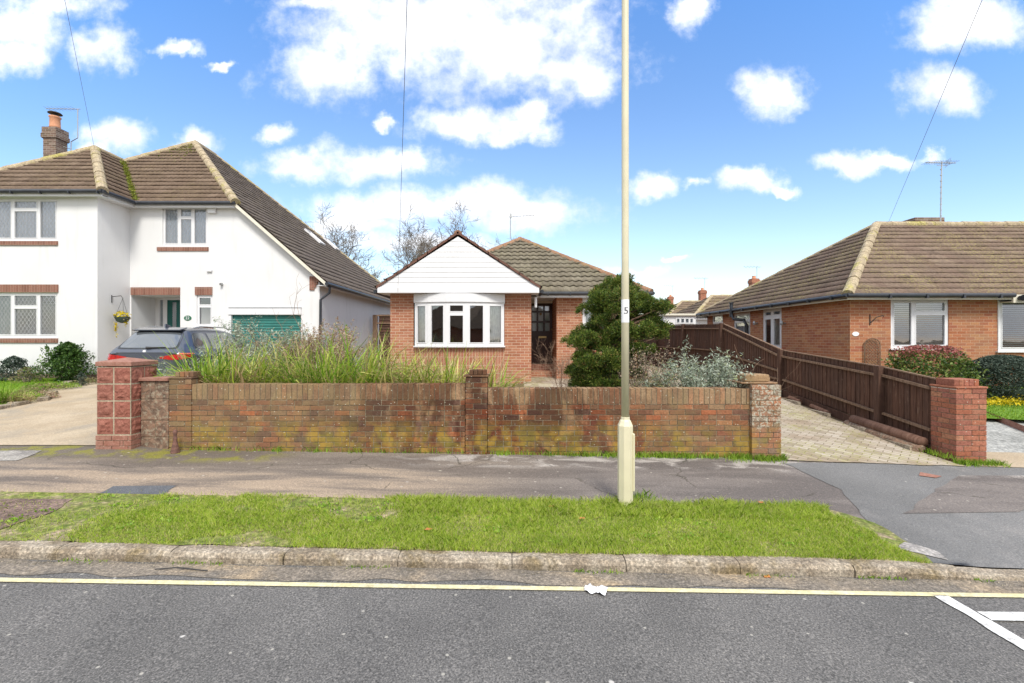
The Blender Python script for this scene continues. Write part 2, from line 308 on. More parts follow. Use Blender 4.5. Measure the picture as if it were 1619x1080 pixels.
MAT['heather'] = leafmat('pinkish_dry_heads', [(0,(.34,.19,.13)),(.4,(.48,.33,.24)),(.8,(.56,.45,.33)),(1,(.30,.33,.10))], .8, .15)
MAT['darkleaf'] = leafmat('dark_evergreen_leaves', [(0,(.02,.055,.012)),(.6,(.055,.12,.02)),(1,(.12,.20,.04))], .4, .15)
MAT['greyleaf'] = leafmat('grey_green_leaves', [(0,(.035,.06,.045)),(.6,(.07,.10,.075)),(1,(.13,.16,.12))], .6, .15)
MAT['photinia'] = leafmat('glossy_green_leaves', [(0,(.03,.07,.02)),(.5,(.10,.16,.03)),(1,(.22,.26,.06))], .35, .15)
MAT['redleaf'] = leafmat('pink_red_leaves', [(0,(.28,.07,.07)),(.5,(.42,.13,.12)),(1,(.50,.22,.17))], .4, .25)
MAT['yellowfl'] = leafmat('yellow_flowers', [(0,(.65,.48,.01)),(.8,(.8,.62,.02)),(1,(.12,.22,.03))], .6, .2)
MAT['weed'] = leafmat('bright_weeds', [(0,(.15,.30,.02)),(.6,(.28,.44,.04)),(1,(.42,.52,.09))], .5, .3)
MAT['lowplant'] = leafmat('alpine_cushion', [(0,(.14,.17,.05)),(.4,(.28,.30,.10)),(.7,(.30,.18,.13)),(1,(.45,.42,.22))], .7, .2, 3)
# ------------------------------------------------------------------ mesh helpers
ORG = {}
def meta(o, label=None, cat=None, group=None, kind=None):
    if label: o['label'] = label
    if cat: o['category'] = cat
    if group: o['group'] = group
    if kind: o['kind'] = kind
    return o
def link(name, me, mats, parent=None, origin=None):
    for m in (mats if isinstance(mats, (list,tuple)) else [mats]): me.materials.append(m)
    o = bpy.data.objects.new(name, me); COL.objects.link(o)
    if parent is not None:
        org = ORG[parent.name]; o.parent = parent
    else:
        org = Vector(origin) if origin is not None else Vector((0,0,0)); o.location = org
    ORG[o.name] = org
    if org.length > 0: me.transform(Matrix.Translation(-org))
    return o
def thing(name, loc, label, cat, group=None):
    o = bpy.data.objects.new(name, None); COL.objects.link(o); o.location = loc; o.empty_display_size = .3
    ORG[o.name] = Vector(loc); return meta(o, label, cat, group)
def npmesh(name, V, Fc, mats, parent=None, origin=None, smooth=False, uv=None, midx=None):
    V = np.asarray(V, np.float32).reshape(-1,3); Fc = np.asarray(Fc, np.int32); k = Fc.shape[1]
    me = bpy.data.meshes.new(name); me.vertices.add(len(V)); me.vertices.foreach_set('co', V.ravel())
    me.loops.add(Fc.size); me.loops.foreach_set('vertex_index', Fc.ravel())
    me.polygons.add(len(Fc)); me.polygons.foreach_set('loop_start', np.arange(0, Fc.size, k, dtype=np.int32))
    me.update(calc_edges=True)
    if smooth: me.polygons.foreach_set('use_smooth', np.ones(len(Fc), bool))
    if midx is not None: me.polygons.foreach_set('material_index', np.asarray(midx, np.int32))
    if uv is not None:
        l = me.uv_layers.new(name='UVMap'); l.data.foreach_set('uv', np.asarray(uv, np.float32)[Fc.ravel()].ravel())
    return link(name, me, mats, parent, origin)
class MB:
    def __init__(s): s.v = []; s.f = []; s.sm = False
    def add(s, vs, fs, Mx=None):
        b = len(s.v)
        s.v += [tuple(Mx @ Vector(v)) if Mx is not None else tuple(v) for v in vs]
        s.f += [tuple(i+b for i in f) for f in fs]
    def box(s, x0,x1,y0,y1,z0,z1, Mx=None):
        s.add([(x0,y0,z0),(x1,y0,z0),(x1,y1,z0),(x0,y1,z0),(x0,y0,z1),(x1,y0,z1),(x1,y1,z1),(x0,y1,z1)],
              [(0,3,2,1),(4,5,6,7),(0,1,5,4),(1,2,6,5),(2,3,7,6),(3,0,4,7)], Mx); return s
    def quad(s, a,b,c,d, Mx=None): s.add([a,b,c,d], [(0,1,2,3)], Mx); return s
    def poly(s, pts, Mx=None): s.add(pts, [tuple(range(len(pts)))], Mx); return s
    def prism(s, pts, vec):  # polygon extruded
        n = len(pts); vec = Vector(vec); q = [tuple(Vector(p)+vec) for p in pts]
        s.add([*pts, *q], [tuple(range(n))[::-1], tuple(range(n,2*n))]+[(i,(i+1)%n,(i+1)%n+n,i+n) for i in range(n)]); return s
    def tube(s, pts, rs, n=8, cap=True):
        pts = [Vector(p) for p in pts]; rs = rs if isinstance(rs,(list,tuple)) else [rs]*len(pts); b = len(s.v); prev = None
        for i, p in enumerate(pts):
            d = (pts[min(i+1,len(pts)-1)]-pts[max(i-1,0)])
            if d.length < 1e-9: d = Vector((0,0,1))
            d.normalize()
            if prev is None: a = d.orthogonal().normalized()
            else:
                a = prev-d*prev.dot(d)
                a = a.normalized() if a.length > 1e-6 else d.orthogonal().normalized()
            prev = a; c = d.cross(a)
            for k in range(n):
                t = 2*math.pi*k/n; s.v.append(tuple(p+(a*math.cos(t)+c*math.sin(t))*rs[i]))
        for i in range(len(pts)-1):
            for k in range(n):
                s.f.append((b+i*n+k, b+i*n+(k+1)%n, b+(i+1)*n+(k+1)%n, b+(i+1)*n+k))
        if cap: s.f.append(tuple(b+k for k in range(n))[::-1]); s.f.append(tuple(b+(len(pts)-1)*n+k for k in range(n)))
        return s
    def lathe(s, c, prof, n=20, rot=0):
        b = len(s.v)
        for r, z in prof:
            for k in range(n):
                t = 2*math.pi*(k+rot)/n; s.v.append((c[0]+r*math.cos(t), c[1]+r*math.sin(t), c[2]+z))
        for i in range(len(prof)-1):
            for k in range(n): s.f.append((b+i*n+k, b+i*n+(k+1)%n, b+(i+1)*n+(k+1)%n, b+(i+1)*n+k))
        s.f.append(tuple(b+k for k in range(n))[::-1]); s.f.append(tuple(b+(len(prof)-1)*n+k for k in range(n))); return s
    def build(s, name, mats, parent=None, origin=None, smooth=False, bevel=0, uvrot=False):
        me = bpy.data.meshes.new(name); me.from_pydata(s.v, [], s.f); me.update()
        uv = me.uv_layers.new(name='UVMap'); vv = me.vertices
        for p in me.polygons:
            n = p.normal; ax = max(range(3), key=lambda i: abs(n[i]))
            for li in p.loop_indices:
                c = vv[me.loops[li].vertex_index].co
                a, b = ((c.y,c.z),(c.x,c.z),(c.x,c.y))[ax]
                uv.data[li].uv = (b,a) if uvrot else (a,b)
            if smooth: p.use_smooth = True
        o = link(name, me, mats, parent, origin)
        if bevel:
            m = o.modifiers.new('b', 'BEVEL'); m.width = bevel; m.segments = 2; m.limit_method = 'ANGLE'
        return o
def FR(o, u):   # local frame: x=u along wall, y=outward, z=up
    u = Vector(u).normalized(); z = Vector((0,0,1)); out = u.cross(z)
    # for u=+X out must be -Y
    m = Matrix.Identity(4)
    for i, v in enumerate((u, out, z)):
        for j in range(3): m[j][i] = v[j]
    for j in range(3): m[j][3] = o[j]
    return m
def wall(mb, Mx, u0,u1,z0,z1, holes=(), rev=.12):
    us = sorted({u0,u1,*[h[i] for h in holes for i in (0,1)]}); zs = sorted({z0,z1,*[h[i] for h in holes for i in (2,3)]})
    for a,b in zip(us,us[1:]):
        for c,d in zip(zs,zs[1:]):
            mu, mz = (a+b)/2, (c+d)/2
            if any(h[0]<mu<h[1] and h[2]<mz<h[3] for h in holes): continue
            mb.quad((a,0,c),(b,0,c),(b,0,d),(a,0,d), Mx)
    for h in holes:
        a,b,c,d = h[:4]; r = -(h[4] if len(h)>4 else rev)
        mb.quad((a,0,c),(a,0,d),(a,r,d),(a,r,c), Mx); mb.quad((b,0,d),(b,0,c),(b,r,c),(b,r,d), Mx)
        mb.quad((a,0,d),(b,0,d),(b,r,d),(a,r,d), Mx); mb.quad((b,0,c),(a,0,c),(a,r,c),(b,r,c), Mx)
def window(root, Mx, u0,u1,z0,z1, cols, trans=None, d=-.05, fw=.055, lattice=0, back=None, backd=.09, sill=None, blind=False, lab=None):
    """cols: mullion fractions; trans: {col: z fraction of transom}"""
    trans = trans or {}
    f = MB(); t = .05
    f.box(u0,u0+fw,d-t,d,z0,z1,Mx); f.box(u1-fw,u1,d-t,d,z0,z1,Mx)
    f.box(u0+fw,u1-fw,d-t,d,z0,z0+fw,Mx); f.box(u0+fw,u1-fw,d-t,d,z1-fw,z1,Mx)
    ed = [0,*cols,1]; xs = [u0+(u1-u0)*e for e in ed]; panes = []
    for c in xs[1:-1]: f.box(c-fw*.55,c+fw*.55,d-t,d+.004,z0+fw,z1-fw,Mx)
    for i,(a,b) in enumerate(zip(xs,xs[1:])):
        a2 = a+(fw if i==0 else fw*.55); b2 = b-(fw if i==len(xs)-2 else fw*.55)
        rows = [(z0+fw, z1-fw)]
        if i in trans:
            zt = z0+(z1-z0)*trans[i]; f.box(a2,b2,d-t,d+.006,zt-fw*.5,zt+fw*.5,Mx)
            rows = [(z0+fw, zt-fw*.5), (zt+fw*.5, z1-fw)]
        for c, e in rows:
            s = .022   # casement sash
            f.box(a2,a2+s,d-t*.6,d+.012,c,e,Mx); f.box(b2-s,b2,d-t*.6,d+.012,c,e,Mx)
            f.box(a2+s,b2-s,d-t*.6,d+.012,c,c+s,Mx); f.box(a2+s,b2-s,d-t*.6,d+.012,e-s,e,Mx)
            panes.append((a2+s,b2-s,c+s,e-s))
    w = f.build('window', MAT['upvc'], root)
    if lab: w['label'] = lab
    g = MB()
    for a,b,c,e in panes: g.quad((a,d-.02,c),(b,d-.02,c),(b,d-.02,e),(a,d-.02,e),Mx)
    g.build('pane', MAT['glass'], w)
    if lattice:
        l = MB(); r = .0035
        for a,b,c,e in panes:
            W, H = b-a, e-c; sx = lattice; sz = lattice*1.5
            k = -int(H/sz)-1
            def seg(u_a,z_a,u_b,z_b):
                # clip
                t0, t1 = 0., 1.; du, dz = u_b-u_a, z_b-z_a
                for pp, qq in ((-du,u_a-a),(du,b-u_a),(-dz,z_a-c),(dz,e-z_a)):
                    if abs(pp) < 1e-9:
                        if qq < 0: return
                    else:
                        rr = qq/pp
                        if pp < 0: t0 = max(t0, rr)
                        else: t1 = min(t1, rr)
                if t1-t0 < .02: return
                A = Vector((u_a+du*t0, d-.012, z_a+dz*t0)); B = Vector((u_a+du*t1, d-.012, z_a+dz*t1))
                nn = Vector((-(B-A).z, 0, (B-A).x)).normalized()*r*1.3
                l.quad(A-nn, B-nn, B+nn, A+nn, Mx)
            n_ = int(W/sx+H/sz)+2
            for i in range(-n_, n_+1):
                seg(a+i*sx, c, a+i*sx+H/sz*sx, e); seg(a+i*sx, c, a+i*sx-H/sz*sx, e)
        l.build('leading', MAT['lead'], w)
    if blind:
        bl = MB(); z = z0+fw
        while z < z1-fw:
            bl.quad((u0+fw,d-.10,z),(u1-fw,d-.10,z),(u1-fw,d-.075,z+.026),(u0+fw,d-.075,z+.026),Mx); z += .052
        bl.build('blind', MAT['upvc'], w)
    if back:
        for (a,b,m_) in back:
            nb = MB(); ua, ub = u0+(u1-u0)*a, u0+(u1-u0)*b; nn = max(4, int((ub-ua)/.03)); 
            for i in range(nn):
                p, q = ua+(ub-ua)*i/nn, ua+(ub-ua)*(i+1)/nn
                o1 = .015*math.sin(i*1.9)+.01*math.sin(i*.7); o2 = .015*math.sin((i+1)*1.9)+.01*math.sin((i+1)*.7)
                nb.quad((p,d-backd+o1,z0+.03),(q,d-backd+o2,z0+.03),(q,d-backd+o2,z1-.03),(p,d-backd+o1,z1-.03),Mx)
            nb.build('curtain', MAT[m_], w)
    if sill:
        MB().box(u0-.05,u1+.05,-.09,.06,z0-.035,z0-.002,Mx).build('sill', MAT[sill], w)
    return w
def xint(poly, v):
    xs = []
    for (a,b),(c,d) in zip(poly, poly[1:]+poly[:1]):
        if abs(d-b) < 1e-9:
            if abs(v-b) < 1e-6: xs += [a,c]
        elif min(b,d)-1e-9 <= v <= max(b,d)+1e-9: xs.append(a+(c-a)*(v-b)/(d-b))
    return (min(xs), max(xs)) if xs else None
def roof(name, A, B, polyw, mat, parent, gauge=.3, wave=.3, amp=.018, lip=.035, seed=0):
    """A,B eave ends (left,right seen from outside); polyw: world points of the plane outline"""
    A = Vector(A); B = Vector(B); u = (B-A).normalized(); pts = [Vector(p) for p in polyw]
    far = max(pts, key=lambda p: ((p-A)-(p-A).dot(u)*u).length); v = ((far-A)-(far-A).dot(u)*u).normalized(); n = u.cross(v)
    if n.z < 0: n = -n
    pl = [((p-A).dot(u), (p-A).dot(v)) for p in pts]; vmax = max(q[1] for q in pl); umin = min(q[0] for q in pl); umax = max(q[0] for q in pl)
    du = wave/6; cols = np.arange(umin-du, umax+2*du, du); V=[]; Fq=[]; UV=[]; k=len(cols); rr = random.Random(seed+3)
    nc = int(math.ceil(vmax/gauge))
    for j in range(nc):
        v0, v1 = j*gauge, min((j+1)*gauge, vmax)
        r0 = xint(pl, min(max(v0,1e-5),vmax-1e-5)); r1 = xint(pl, min(v1,vmax-1e-5))
        if r0 is None or r1 is None: continue
        jit = np.repeat(np.array([rr.uniform(-.006,.006) for _ in range(int((umax-umin)/wave)+4)]), 6)
        jit = np.resize(jit, k)
        w = amp*np.abs(np.sin(math.pi*(cols-umin)/ (wave/2)))**.8 if amp < .02 else amp*(.5+.5*np.sin(2*math.pi*cols/wave))
        for (vv_, hh, rg) in ((v0-.03, lip, r0), (v0-.03, 0.0, r0), (v1, 0.0, r1)):
            pass
        b = len(V)
        rows = ((v0-.035, (w+lip+jit-.016) if j else -.03+0*w, r0), (v0-.035, w+lip+jit, r0), (v1+.05, w+.002, r1))
        for vv_, hh, rg in rows:
            uc = np.clip(cols, rg[0], rg[1])
            for i in range(k):
                p = A+u*float(uc[i])+v*float(max(vv_, -.04))+n*float(hh[i]); V.append(p[:]); UV.append((float(uc[i])-umin, (v0+v1)/2 if False else v0+(.02 if vv_<v0 else gauge-.02)))
        for r in range(2):
            for i in range(k-1):
                a = b+r*k+i; Fq.append((a,a+1,a+k+1,a+k))
    ul=MB(); ul.poly([tuple(p-n*.035) for p in pts]); ul.build('roof_underlay',MAT['darkwin'],parent)
    return npmesh(name, V, Fq, mat, parent, uv=UV)
def ridge_chain(mb, p0, p1, r=.12, seg=.45, lift=.02):
    p0, p1 = Vector(p0), Vector(p1); d = p1-p0; L = d.length; d.normalize(); side = d.cross(Vector((0,0,1))).normalized(); up = side.cross(d).normalized()
    if up.z < 0: up = -up
    nseg = max(1, int(L/seg)); sl = L/nseg
    for i in range(nseg):
        a, b = p0+d*(i*sl-.02), p0+d*((i+1)*sl+.015); base = len(mb.v); ra, rb = r*1.06, r*.97
        jit = R.uniform(-.006,.006)
        for c, rr_ in ((a,ra),(b,rb)):
            for k in range(8):
                t = math.pi*(-.08+1.16*k/7); mb.v.append(tuple(c+side*math.cos(t)*rr_+up*(math.sin(t)*rr_+lift-r*.35+jit)))
        for k in range(7): mb.f.append((base+k, base+k+1, base+8+k+1, base+8+k))
        mb.f.append(tuple(base+k for k in range(8)))
def sheet(name, poly, off, mat, ny=30, nx=60, jit=.0, step=None, cat=None, gfun=G, seed=1):
    """ground sheet filling a Y-monotone polygon in plan"""
    ys = [p[1] for p in poly]; y0, y1 = min(ys), max(ys)
    rows = sorted({*np.linspace(y0+1e-5, y1-1e-5, ny).tolist(), *[v for v in (YK0+1e-4,YK1+1e-4,YW,YH) if y0<v<y1]}); V=[]; Fq=[]
    rows = [r for r in rows]
    for y in rows:
        a, b = xint(poly, y)
        ja = jit*noise.noise(Vector((seed*9.1, y*5, 0)))*2; jb = jit*noise.noise(Vector((seed*3.7, y*5, 7)))*2
        for i in range(nx+1):
            x = (a+ja)+(b+jb-a-ja)*i/nx
            yy = y
            if jit and y in (rows[0], rows[-1]): yy = y+jit*1.2*noise.noise(Vector((x*3, seed*5.5, y)))
            V.append((x, yy, gfun(x, yy)+off))
    for j in range(len(rows)-1):
        for i in range(nx): a=j*(nx+1)+i; Fq.append((a,a+1,a+nx+2,a+nx+1))
    o = npmesh(name, V, Fq, mat); o['kind'] = 'structure'; return o
# ---- foliage
def leaves(name, C, size, mat, parent=None, origin=None, up=.3, aspect=2.2, jitter=.5, dirs=None, midx=None, kind=None, droop=0):
    """C (n,3) leaf centres -> folded leaf quads"""
    C = np.asarray(C, float); n = len(C); d = NR.normal(size=(n,3)); d[:,2] = d[:,2]*(1-up)+up*1.2-droop
    if dirs is not None: d = d*jitter+dirs
    d /= np.linalg.norm(d,axis=1)[:,None]; s = np.cross(d, NR.normal(size=(n,3))); s /= np.linalg.norm(s,axis=1)[:,None]+1e-9
    L = size*NR.uniform(.6,1.4,n)[:,None]; W = L/aspect
    nn = np.cross(d,s)
    a = C-d*L*.5; b = C+s*W*.5+nn*W*.12; c = C+d*L*.5; e = C-s*W*.5+nn*W*.12
    V = np.stack([a,b,c,e],1).reshape(-1,3); Fq = np.arange(4*n).reshape(-1,4)
    o = npmesh(name, V, Fq, mat, parent, origin, midx=midx)
    if kind: o['kind'] = kind
    return o
def shell(n, c, r, inner=.55, sq=1.0):
    d = NR.normal(size=(n,3)); d /= np.linalg.norm(d,axis=1)[:,None]
    return np.array(c)+d*np.array(r)*NR.uniform(inner,1,n)[:,None]**sq
def blades(pts, h, w, lean=.35, hv=.4):
    """single bent grass blades: quads+tip -> two tris as quad; returns V,F"""
    n = len(pts); P0 = np.asarray(pts, float); a = NR.uniform(0,2*math.pi,n); s = np.stack([np.cos(a),np.sin(a),np.zeros(n)],1)
    b = NR.uniform(0,2*math.pi,n); ln = NR.uniform(0,lean,n); H = h*NR.uniform(1-hv,1+hv,n)
    tip = np.stack([np.cos(b)*ln*H, np.sin(b)*ln*H, H],1); mid = tip*np.array([.35,.35,.6])
    W = (w*NR.uniform(.7,1.3,n))[:,None]
    V = np.stack([P0-s*W, P0+s*W, P0+mid+s*W*.6, P0+tip, P0+mid-s*W*.6],1).reshape(-1,3)
    return V, np.arange(5*n).reshape(-1,5)
def straps(n, base, rad, L, w, spread, seg=5, stiff=.5, az=None):
    """arching strap leaves"""
    V=[]; Fq=[]; 
    for i in range(n):
        a = R.uniform(0,2*math.pi) if az is None else az+R.gauss(0,.5); l = L*R.uniform(.55,1.2); el = R.uniform(math.radians(90-spread), math.radians(92))
        rr = rad*math.sqrt(R.random()); b_=R.uniform(0,6.28); p = Vector(base)+Vector((math.cos(b_)*rr*1.25, math.sin(b_)*rr, 0)); sd = Vector((-math.sin(a),math.cos(a),0))
        sd = (sd*math.cos(.6)+Vector((0,0,1))*math.sin(R.uniform(-.6,.6))).normalized()
        b = len(V); ww = w*R.uniform(.6,1.3); bend = R.uniform(.1,1)*(1-stiff)*.9
        for k in range(seg+1):
            t = k/seg; wk = ww*(1-t**2.5)*.5+.0006
            q_=p.copy()
            if 6.3<base[1]<7.8 and base[0]>-4.9 and q_.y<6.74 and q_.z<.99: q_.y=6.74
            if 6.3<base[1]<7.8 and base[0]>-4.9 and q_.y<6.60: q_.y=6.60
            V.append((q_-sd*wk)[:]); V.append((q_+sd*wk)[:])
            d = Vector((math.cos(a)*math.cos(el), math.sin(a)*math.cos(el), math.sin(el))); p = p+d*(l/seg); el -= bend*(.4+t)
        for k in range(seg): q=b+2*k; Fq.append((q,q+1,q+3,q+2))
    return V, Fq
def twigs(mb, p, d, L, r, depth, rng, spread=.6, n=(2,3), curl=.25, up=.15, minr=.002, sides=4, shrink=.68, collect=None, segs=3):
    pts=[p]; rs=[r]; q=Vector(p); dd=Vector(d).normalized()
    for i in range(segs):
        dd = (dd+Vector((rng.gauss(0,curl),rng.gauss(0,curl),rng.gauss(0,curl)+up*.3))).normalized(); q = q+dd*L/segs
        pts.append(q.copy()); rs.append(max(minr, r*(1-.4*(i+1)/segs)))
        if depth>0 and i<segs-1 and rng.random()<.55:
            e=(dd+Vector((rng.gauss(0,spread),rng.gauss(0,spread),rng.gauss(0,spread)+up))).normalized()
            twigs(mb,q.copy(),e,L*shrink*rng.uniform(.6,1),rs[-1]*.55,depth-1,rng,spread,n,curl,up,minr,sides,shrink,collect,segs)
    (mb if not isinstance(mb, tuple) else (mb[0] if depth>=mb[2] else mb[1])).tube(pts, rs, max(3, sides if r>.02 else 3), cap=False)
    if collect is not None and depth<=1: collect += pts[1:]
    if depth>0:
        for k in range(rng.randint(*n)):
            e=(dd+Vector((rng.gauss(0,spread),rng.gauss(0,spread),rng.gauss(0,spread)+up))).normalized()
            twigs(mb,q.copy(),e,L*shrink*rng.uniform(.75,1.1),rs[-1]*.7,depth-1,rng,spread,n,curl,up,minr,sides,shrink,collect,segs)
def text(name, s, size, Mx, mat, parent, ext=.002):
    cu = bpy.data.curves.new(name, 'FONT'); cu.body = s; cu.size = size; cu.extrude = ext; cu.align_x = 'CENTER'; cu.align_y = 'CENTER'
    t = bpy.data.objects.new(name+'_tmp', cu); COL.objects.link(t); bpy.context.view_layer.update()
    me = bpy.data.meshes.new_from_object(t.evaluated_get(bpy.context.evaluated_depsgraph_get())); bpy.data.objects.remove(t)
    me.transform(Mx @ Matrix.Rotation(math.radians(90), 4, 'X')); return link(name, me, mat, parent)
# ================================================================== GROUND
def grid_ground():
    xs = sorted({*np.arange(-16,16.01,.5).tolist(), *[w[0] for w in WT], -400,-200,-100,-40,-25,25,40,100,200,400})
    ys = sorted({-400,-150,-60,-20,-8.5,-8.4,-3.5,0,2,YK0-.002,YK0+.04,YK1,4.3,5,5.7,YW,8,10,YH,14,20,30,50,80,150,400})
    V=[(x,y,G(x,y)-.05-(.03 if y<YK1 else 0)) for y in ys for x in xs]; k=len(xs)
    Fq=[(j*k+i,j*k+i+1,(j+1)*k+i+1,(j+1)*k+i) for j in range(len(ys)-1) for i in range(k-1)]
    npmesh('ground', V, Fq, MAT['soil'])['kind'] = 'structure'
grid_ground()
sheet('road', [(-60,-5.5),(60,-5.5),(60,YK0-.002),(-60,YK0-.002)], 0, MAT['asphalt'], 6, 200)
sheet('far_pavement', [(-60,-9),(60,-9),(60,-5.5),(-60,-5.5)], .09, MAT['pavement'], 3, 60)
sheet('gutter_strip', [(-9,3.44),(9,3.44),(9,YK0-.002),(-9,YK0-.002)], .004, MAT['gutterdirt'], 4, 240, jit=.05, seed=4, gfun=lambda x,y: kz(x)-.085)
sheet('pavement', [(-14,4.3),(14,4.3),(14,YW+.02),(-14,YW+.02)], 0, MAT['pavement'], 8, 160)
vr = [gp(1300,800),gp(1390,830),gp(1440,862),gp(1455,880)]
sheet('verge_ground', [(-14,YK1-.02),(vr[3][0],YK1-.02),(vr[2][0],vr[2][1]),(vr[1][0],vr[1][1]),(vr[0][0],4.78),(2.2,4.84),(-14,4.82)], .006, MAT['vergesoil'], 14, 400, jit=.03, seed=2)
bl = gp(0,838); 
sheet('brown_patch', [(-9,bl[1]),(bl[0],bl[1]),(gp(60,822)[0],gp(60,822)[1]),(gp(105,800)[0],gp(105,800)[1]),(gp(110,794)[0],gp(100,791)[1]),(-9,gp(0,789)[1])], .012, MAT['brown_patch'], 8, 60, jit=.05, seed=8)
sheet('tarmac_repair', [gp(145,789),gp(240,792),gp(285,768),gp(185,768)], .005, MAT['tarmac_patch'], 8, 30, jit=.04, seed=5)
# crossover to the drive on the right
cx = [(vr[3][0]-.15,YK1),(14,YK1),(14,YW-.1),(6.6,YW-.02),(3.75,6.3),(gp(1330,775)[0],gp(1330,775)[1]),(vr[1][0]-.1,vr[1][1])]
sheet('crossover', cx, .005, MAT['tarmac_new'], 40, 80, jit=.02, seed=6, gfun=lambda x,y: G(x,max(y,YK1+.002)))
sheet('old_crossover', [gp(1425,812),gp(1619,812),(7.2,gp(1619,752)[1]),gp(1520,752)], .010, MAT['pavement'], 14, 40, jit=.06, seed=9)
sheet('worn_edging', [gp(1415,868),gp(1500,888),gp(1480,872),gp(1430,858)], .012, MAT['patchstone'], 5, 12, jit=.02, seed=10)
sheet('ironwork_cover', [gp(1455,748),gp(1492,755),gp(1480,757),gp(1452,756)][::1], .014, MAT['redcap'], 4, 6)
sheet('brick_paved_drive', [(3.86,YW-.12),(6.35,YW-.12),(6.15,7.5),(6.1,14),(6.1,21),(3.2,21),(3.5,14),(3.7,9),(3.86,7)], .015, MAT['paver'], 30, 30, jit=.03, seed=11)
sheet('garden_bed', [(-4.7,YW+.2),(3.5,YW+.2),(3.5,12.0),(-4.7,12.0)], .01, MAT['soil'], 10, 30)
sheet('garden_path', [(.3,7.2),(3.6,7.0),(3.7,14.2),(.3,14.2)], .02, MAT['paver'], 10, 20, jit=.05, seed=12)
sheet('concrete_driveway', [(-12.5,YW+.0),(-4.95,YW+.0),(-5.0,9),(-5.0,14),(-12.2,14),(-12.2,12.9),(-11.4,11.3),(-10.0,9.2),(-9.9,8.7),(-12.5,7.6)], .01, MAT['concrete'], 30, 40, jit=.02, seed=13)
sheet('lawn_left', [(-22,7.9),(-12.4,7.9),(-9.95,8.9),(-10.5,9.9),(-11.6,11.3),(-12.2,12.88),(-22,12.88)], .05, MAT['lawnsoil'], 14, 40, jit=.05, seed=14)
sheet('grey_crossing_left', [(-9,gp(0,735)[1]),gp(10,735),gp(70,712),(-9,gp(0,712)[1])], .006, MAT['concrete_grey'], 5, 20, jit=.04, seed=15)
rg = [gp(1560,700),gp(1619,712)]
sheet('gravel_drive', [(6.7,YW+.5),(14,YW+.5),(14,9.2),(8.0,9.2),(6.9,8.2)], .008, MAT['gravel'], 10, 30)
sheet('concrete_apron', [(6.6,YW-.1),(14,YW-.1),(14,YW+.52),(6.6,YW+.52)], .013, MAT['concrete'], 5, 20, jit=.02)
sheet('lawn_right', [(6.9,8.9),(14,7.9),(14,11.4),(6.6,11.4)], .09, MAT['lawnsoil'], 10, 30)
# painted lines
sheet('yellow_line', [(-9,3.237),(9,3.447),(9,3.50),(-9,3.29)], .008, MAT['yline'], 6, 500, jit=.008, seed=16)
sheet('white_bay_line', [(3.17,1.2),(3.27,1.2),(3.25,3.40),(3.14,3.40)], .008, MAT['wline'], 90, 4, jit=.01, seed=17)
sheet('white_bay_line', [(3.25,3.09),(8,3.13),(8,3.25),(3.25,3.20)], .012, MAT['wline'], 6, 200, jit=.01, seed=18)
# kerb stones
kb = MB(); x = -12.81
while x < 12:
    a, b = x+.003, x+.915-.003; j1, j2, jz = R.uniform(-.008,.008), R.uniform(-.008,.008), R.uniform(-.006,.006)
    def tz(X):
        z = kz(X)+jz
        if X > 3.05: z = kt(X)+jz
        return z
    seg = 10; b0 = len(kb.v)
    for i in range(seg+1):
        X = a+(b-a)*i/seg; z = tz(X); e = .004*noise.noise(Vector((X*9,1,2)))+(-.006 if i in (0,seg) else 0); e2=.005*noise.noise(Vector((X*13,5,2)))
        kb.v += [(X,YK0+j1,z-.16),(X,YK0+j1+.002,z-.035+e2),(X,YK0+j1+.022,z+e-.004),(X,YK0+.05,z+e+.003),(X,YK1-.01,z+e+.004),(X,YK1,z-.1)]
    for i in range(seg):
        for k in range(5): q=b0+i*6+k; kb.f.append((q,q+6,q+7,q+1))
    kb.f.append(tuple(b0+k for k in range(6))); kb.f.append(tuple(b0+seg*6+k for k in range(6))[::-1]); x += .915
kb.build('kerb', MAT['kerb'])['kind'] = 'structure'
kb2 = MB().box(-40,40,-5.5,-5.36,-.6,.0); kb2.build('far_kerb', MAT['kerb'])['kind']='structure'
# ---- grass on the verge
def vx_right(y):
    t = (y-YK1)/(4.8-YK1); return vr[3][0]*(1-t)+vr[0][0]*t
pts=[]
tries=0
while len(pts) < 125000 and tries < 900000:
    tries += 1
    y = R.uniform(YK1-.03, 4.90); x = R.uniform(-5.6, 3.95)
    if y > 4.74: 
        if R.random() < (y-4.74)/.16+ .3*noise.noise(Vector((x*2.5,y*3,9))): continue
    if x > vx_right(y)-.02+.12*noise.noise(Vector((x*4,y*4,5))): continue
    if x < -3.25 and (x+3.35)*(-.9) > (y-4.0)*-1+1.05-.0 and y > 4.1+(x+4.6)*.55: 
        if R.random()<.96: continue
    d = noise.noise(Vector((x*1.1,y*1.6,0)))+.55*noise.noise(Vector((x*4.3,y*5.3,3)))
    thin = .12 if x < -1.4 else (.12-.8*min(1,(x+1.4)/1.6))
    edge = .35*max(0,(4.02-y)/.22)
    if d < thin-.30+edge and R.random() < (.80 if x<-1 else .6): continue
    if d < thin-.12 and R.random() < .45: continue
    pts.append((x,y,G(x,y)))
pts=np.array(pts)
hh = np.array([.020+.024*max(0,noise.noise(Vector((p[0]*1.7,p[1]*2.2,8)))+.45)+(.022 if p[1]>4.45 and p[0]>-1.2 else 0)*(1+noise.noise(Vector((p[0]*3,1,1)))) for p in pts])
th = pts[NR.choice(len(pts), 9000)].copy(); th[:,0]+=NR.normal(size=9000)*.02
kk=[i for i in range(9000) if th[i,0]<-1.2 or th[i,1]<4.05 or R.random()<.3]
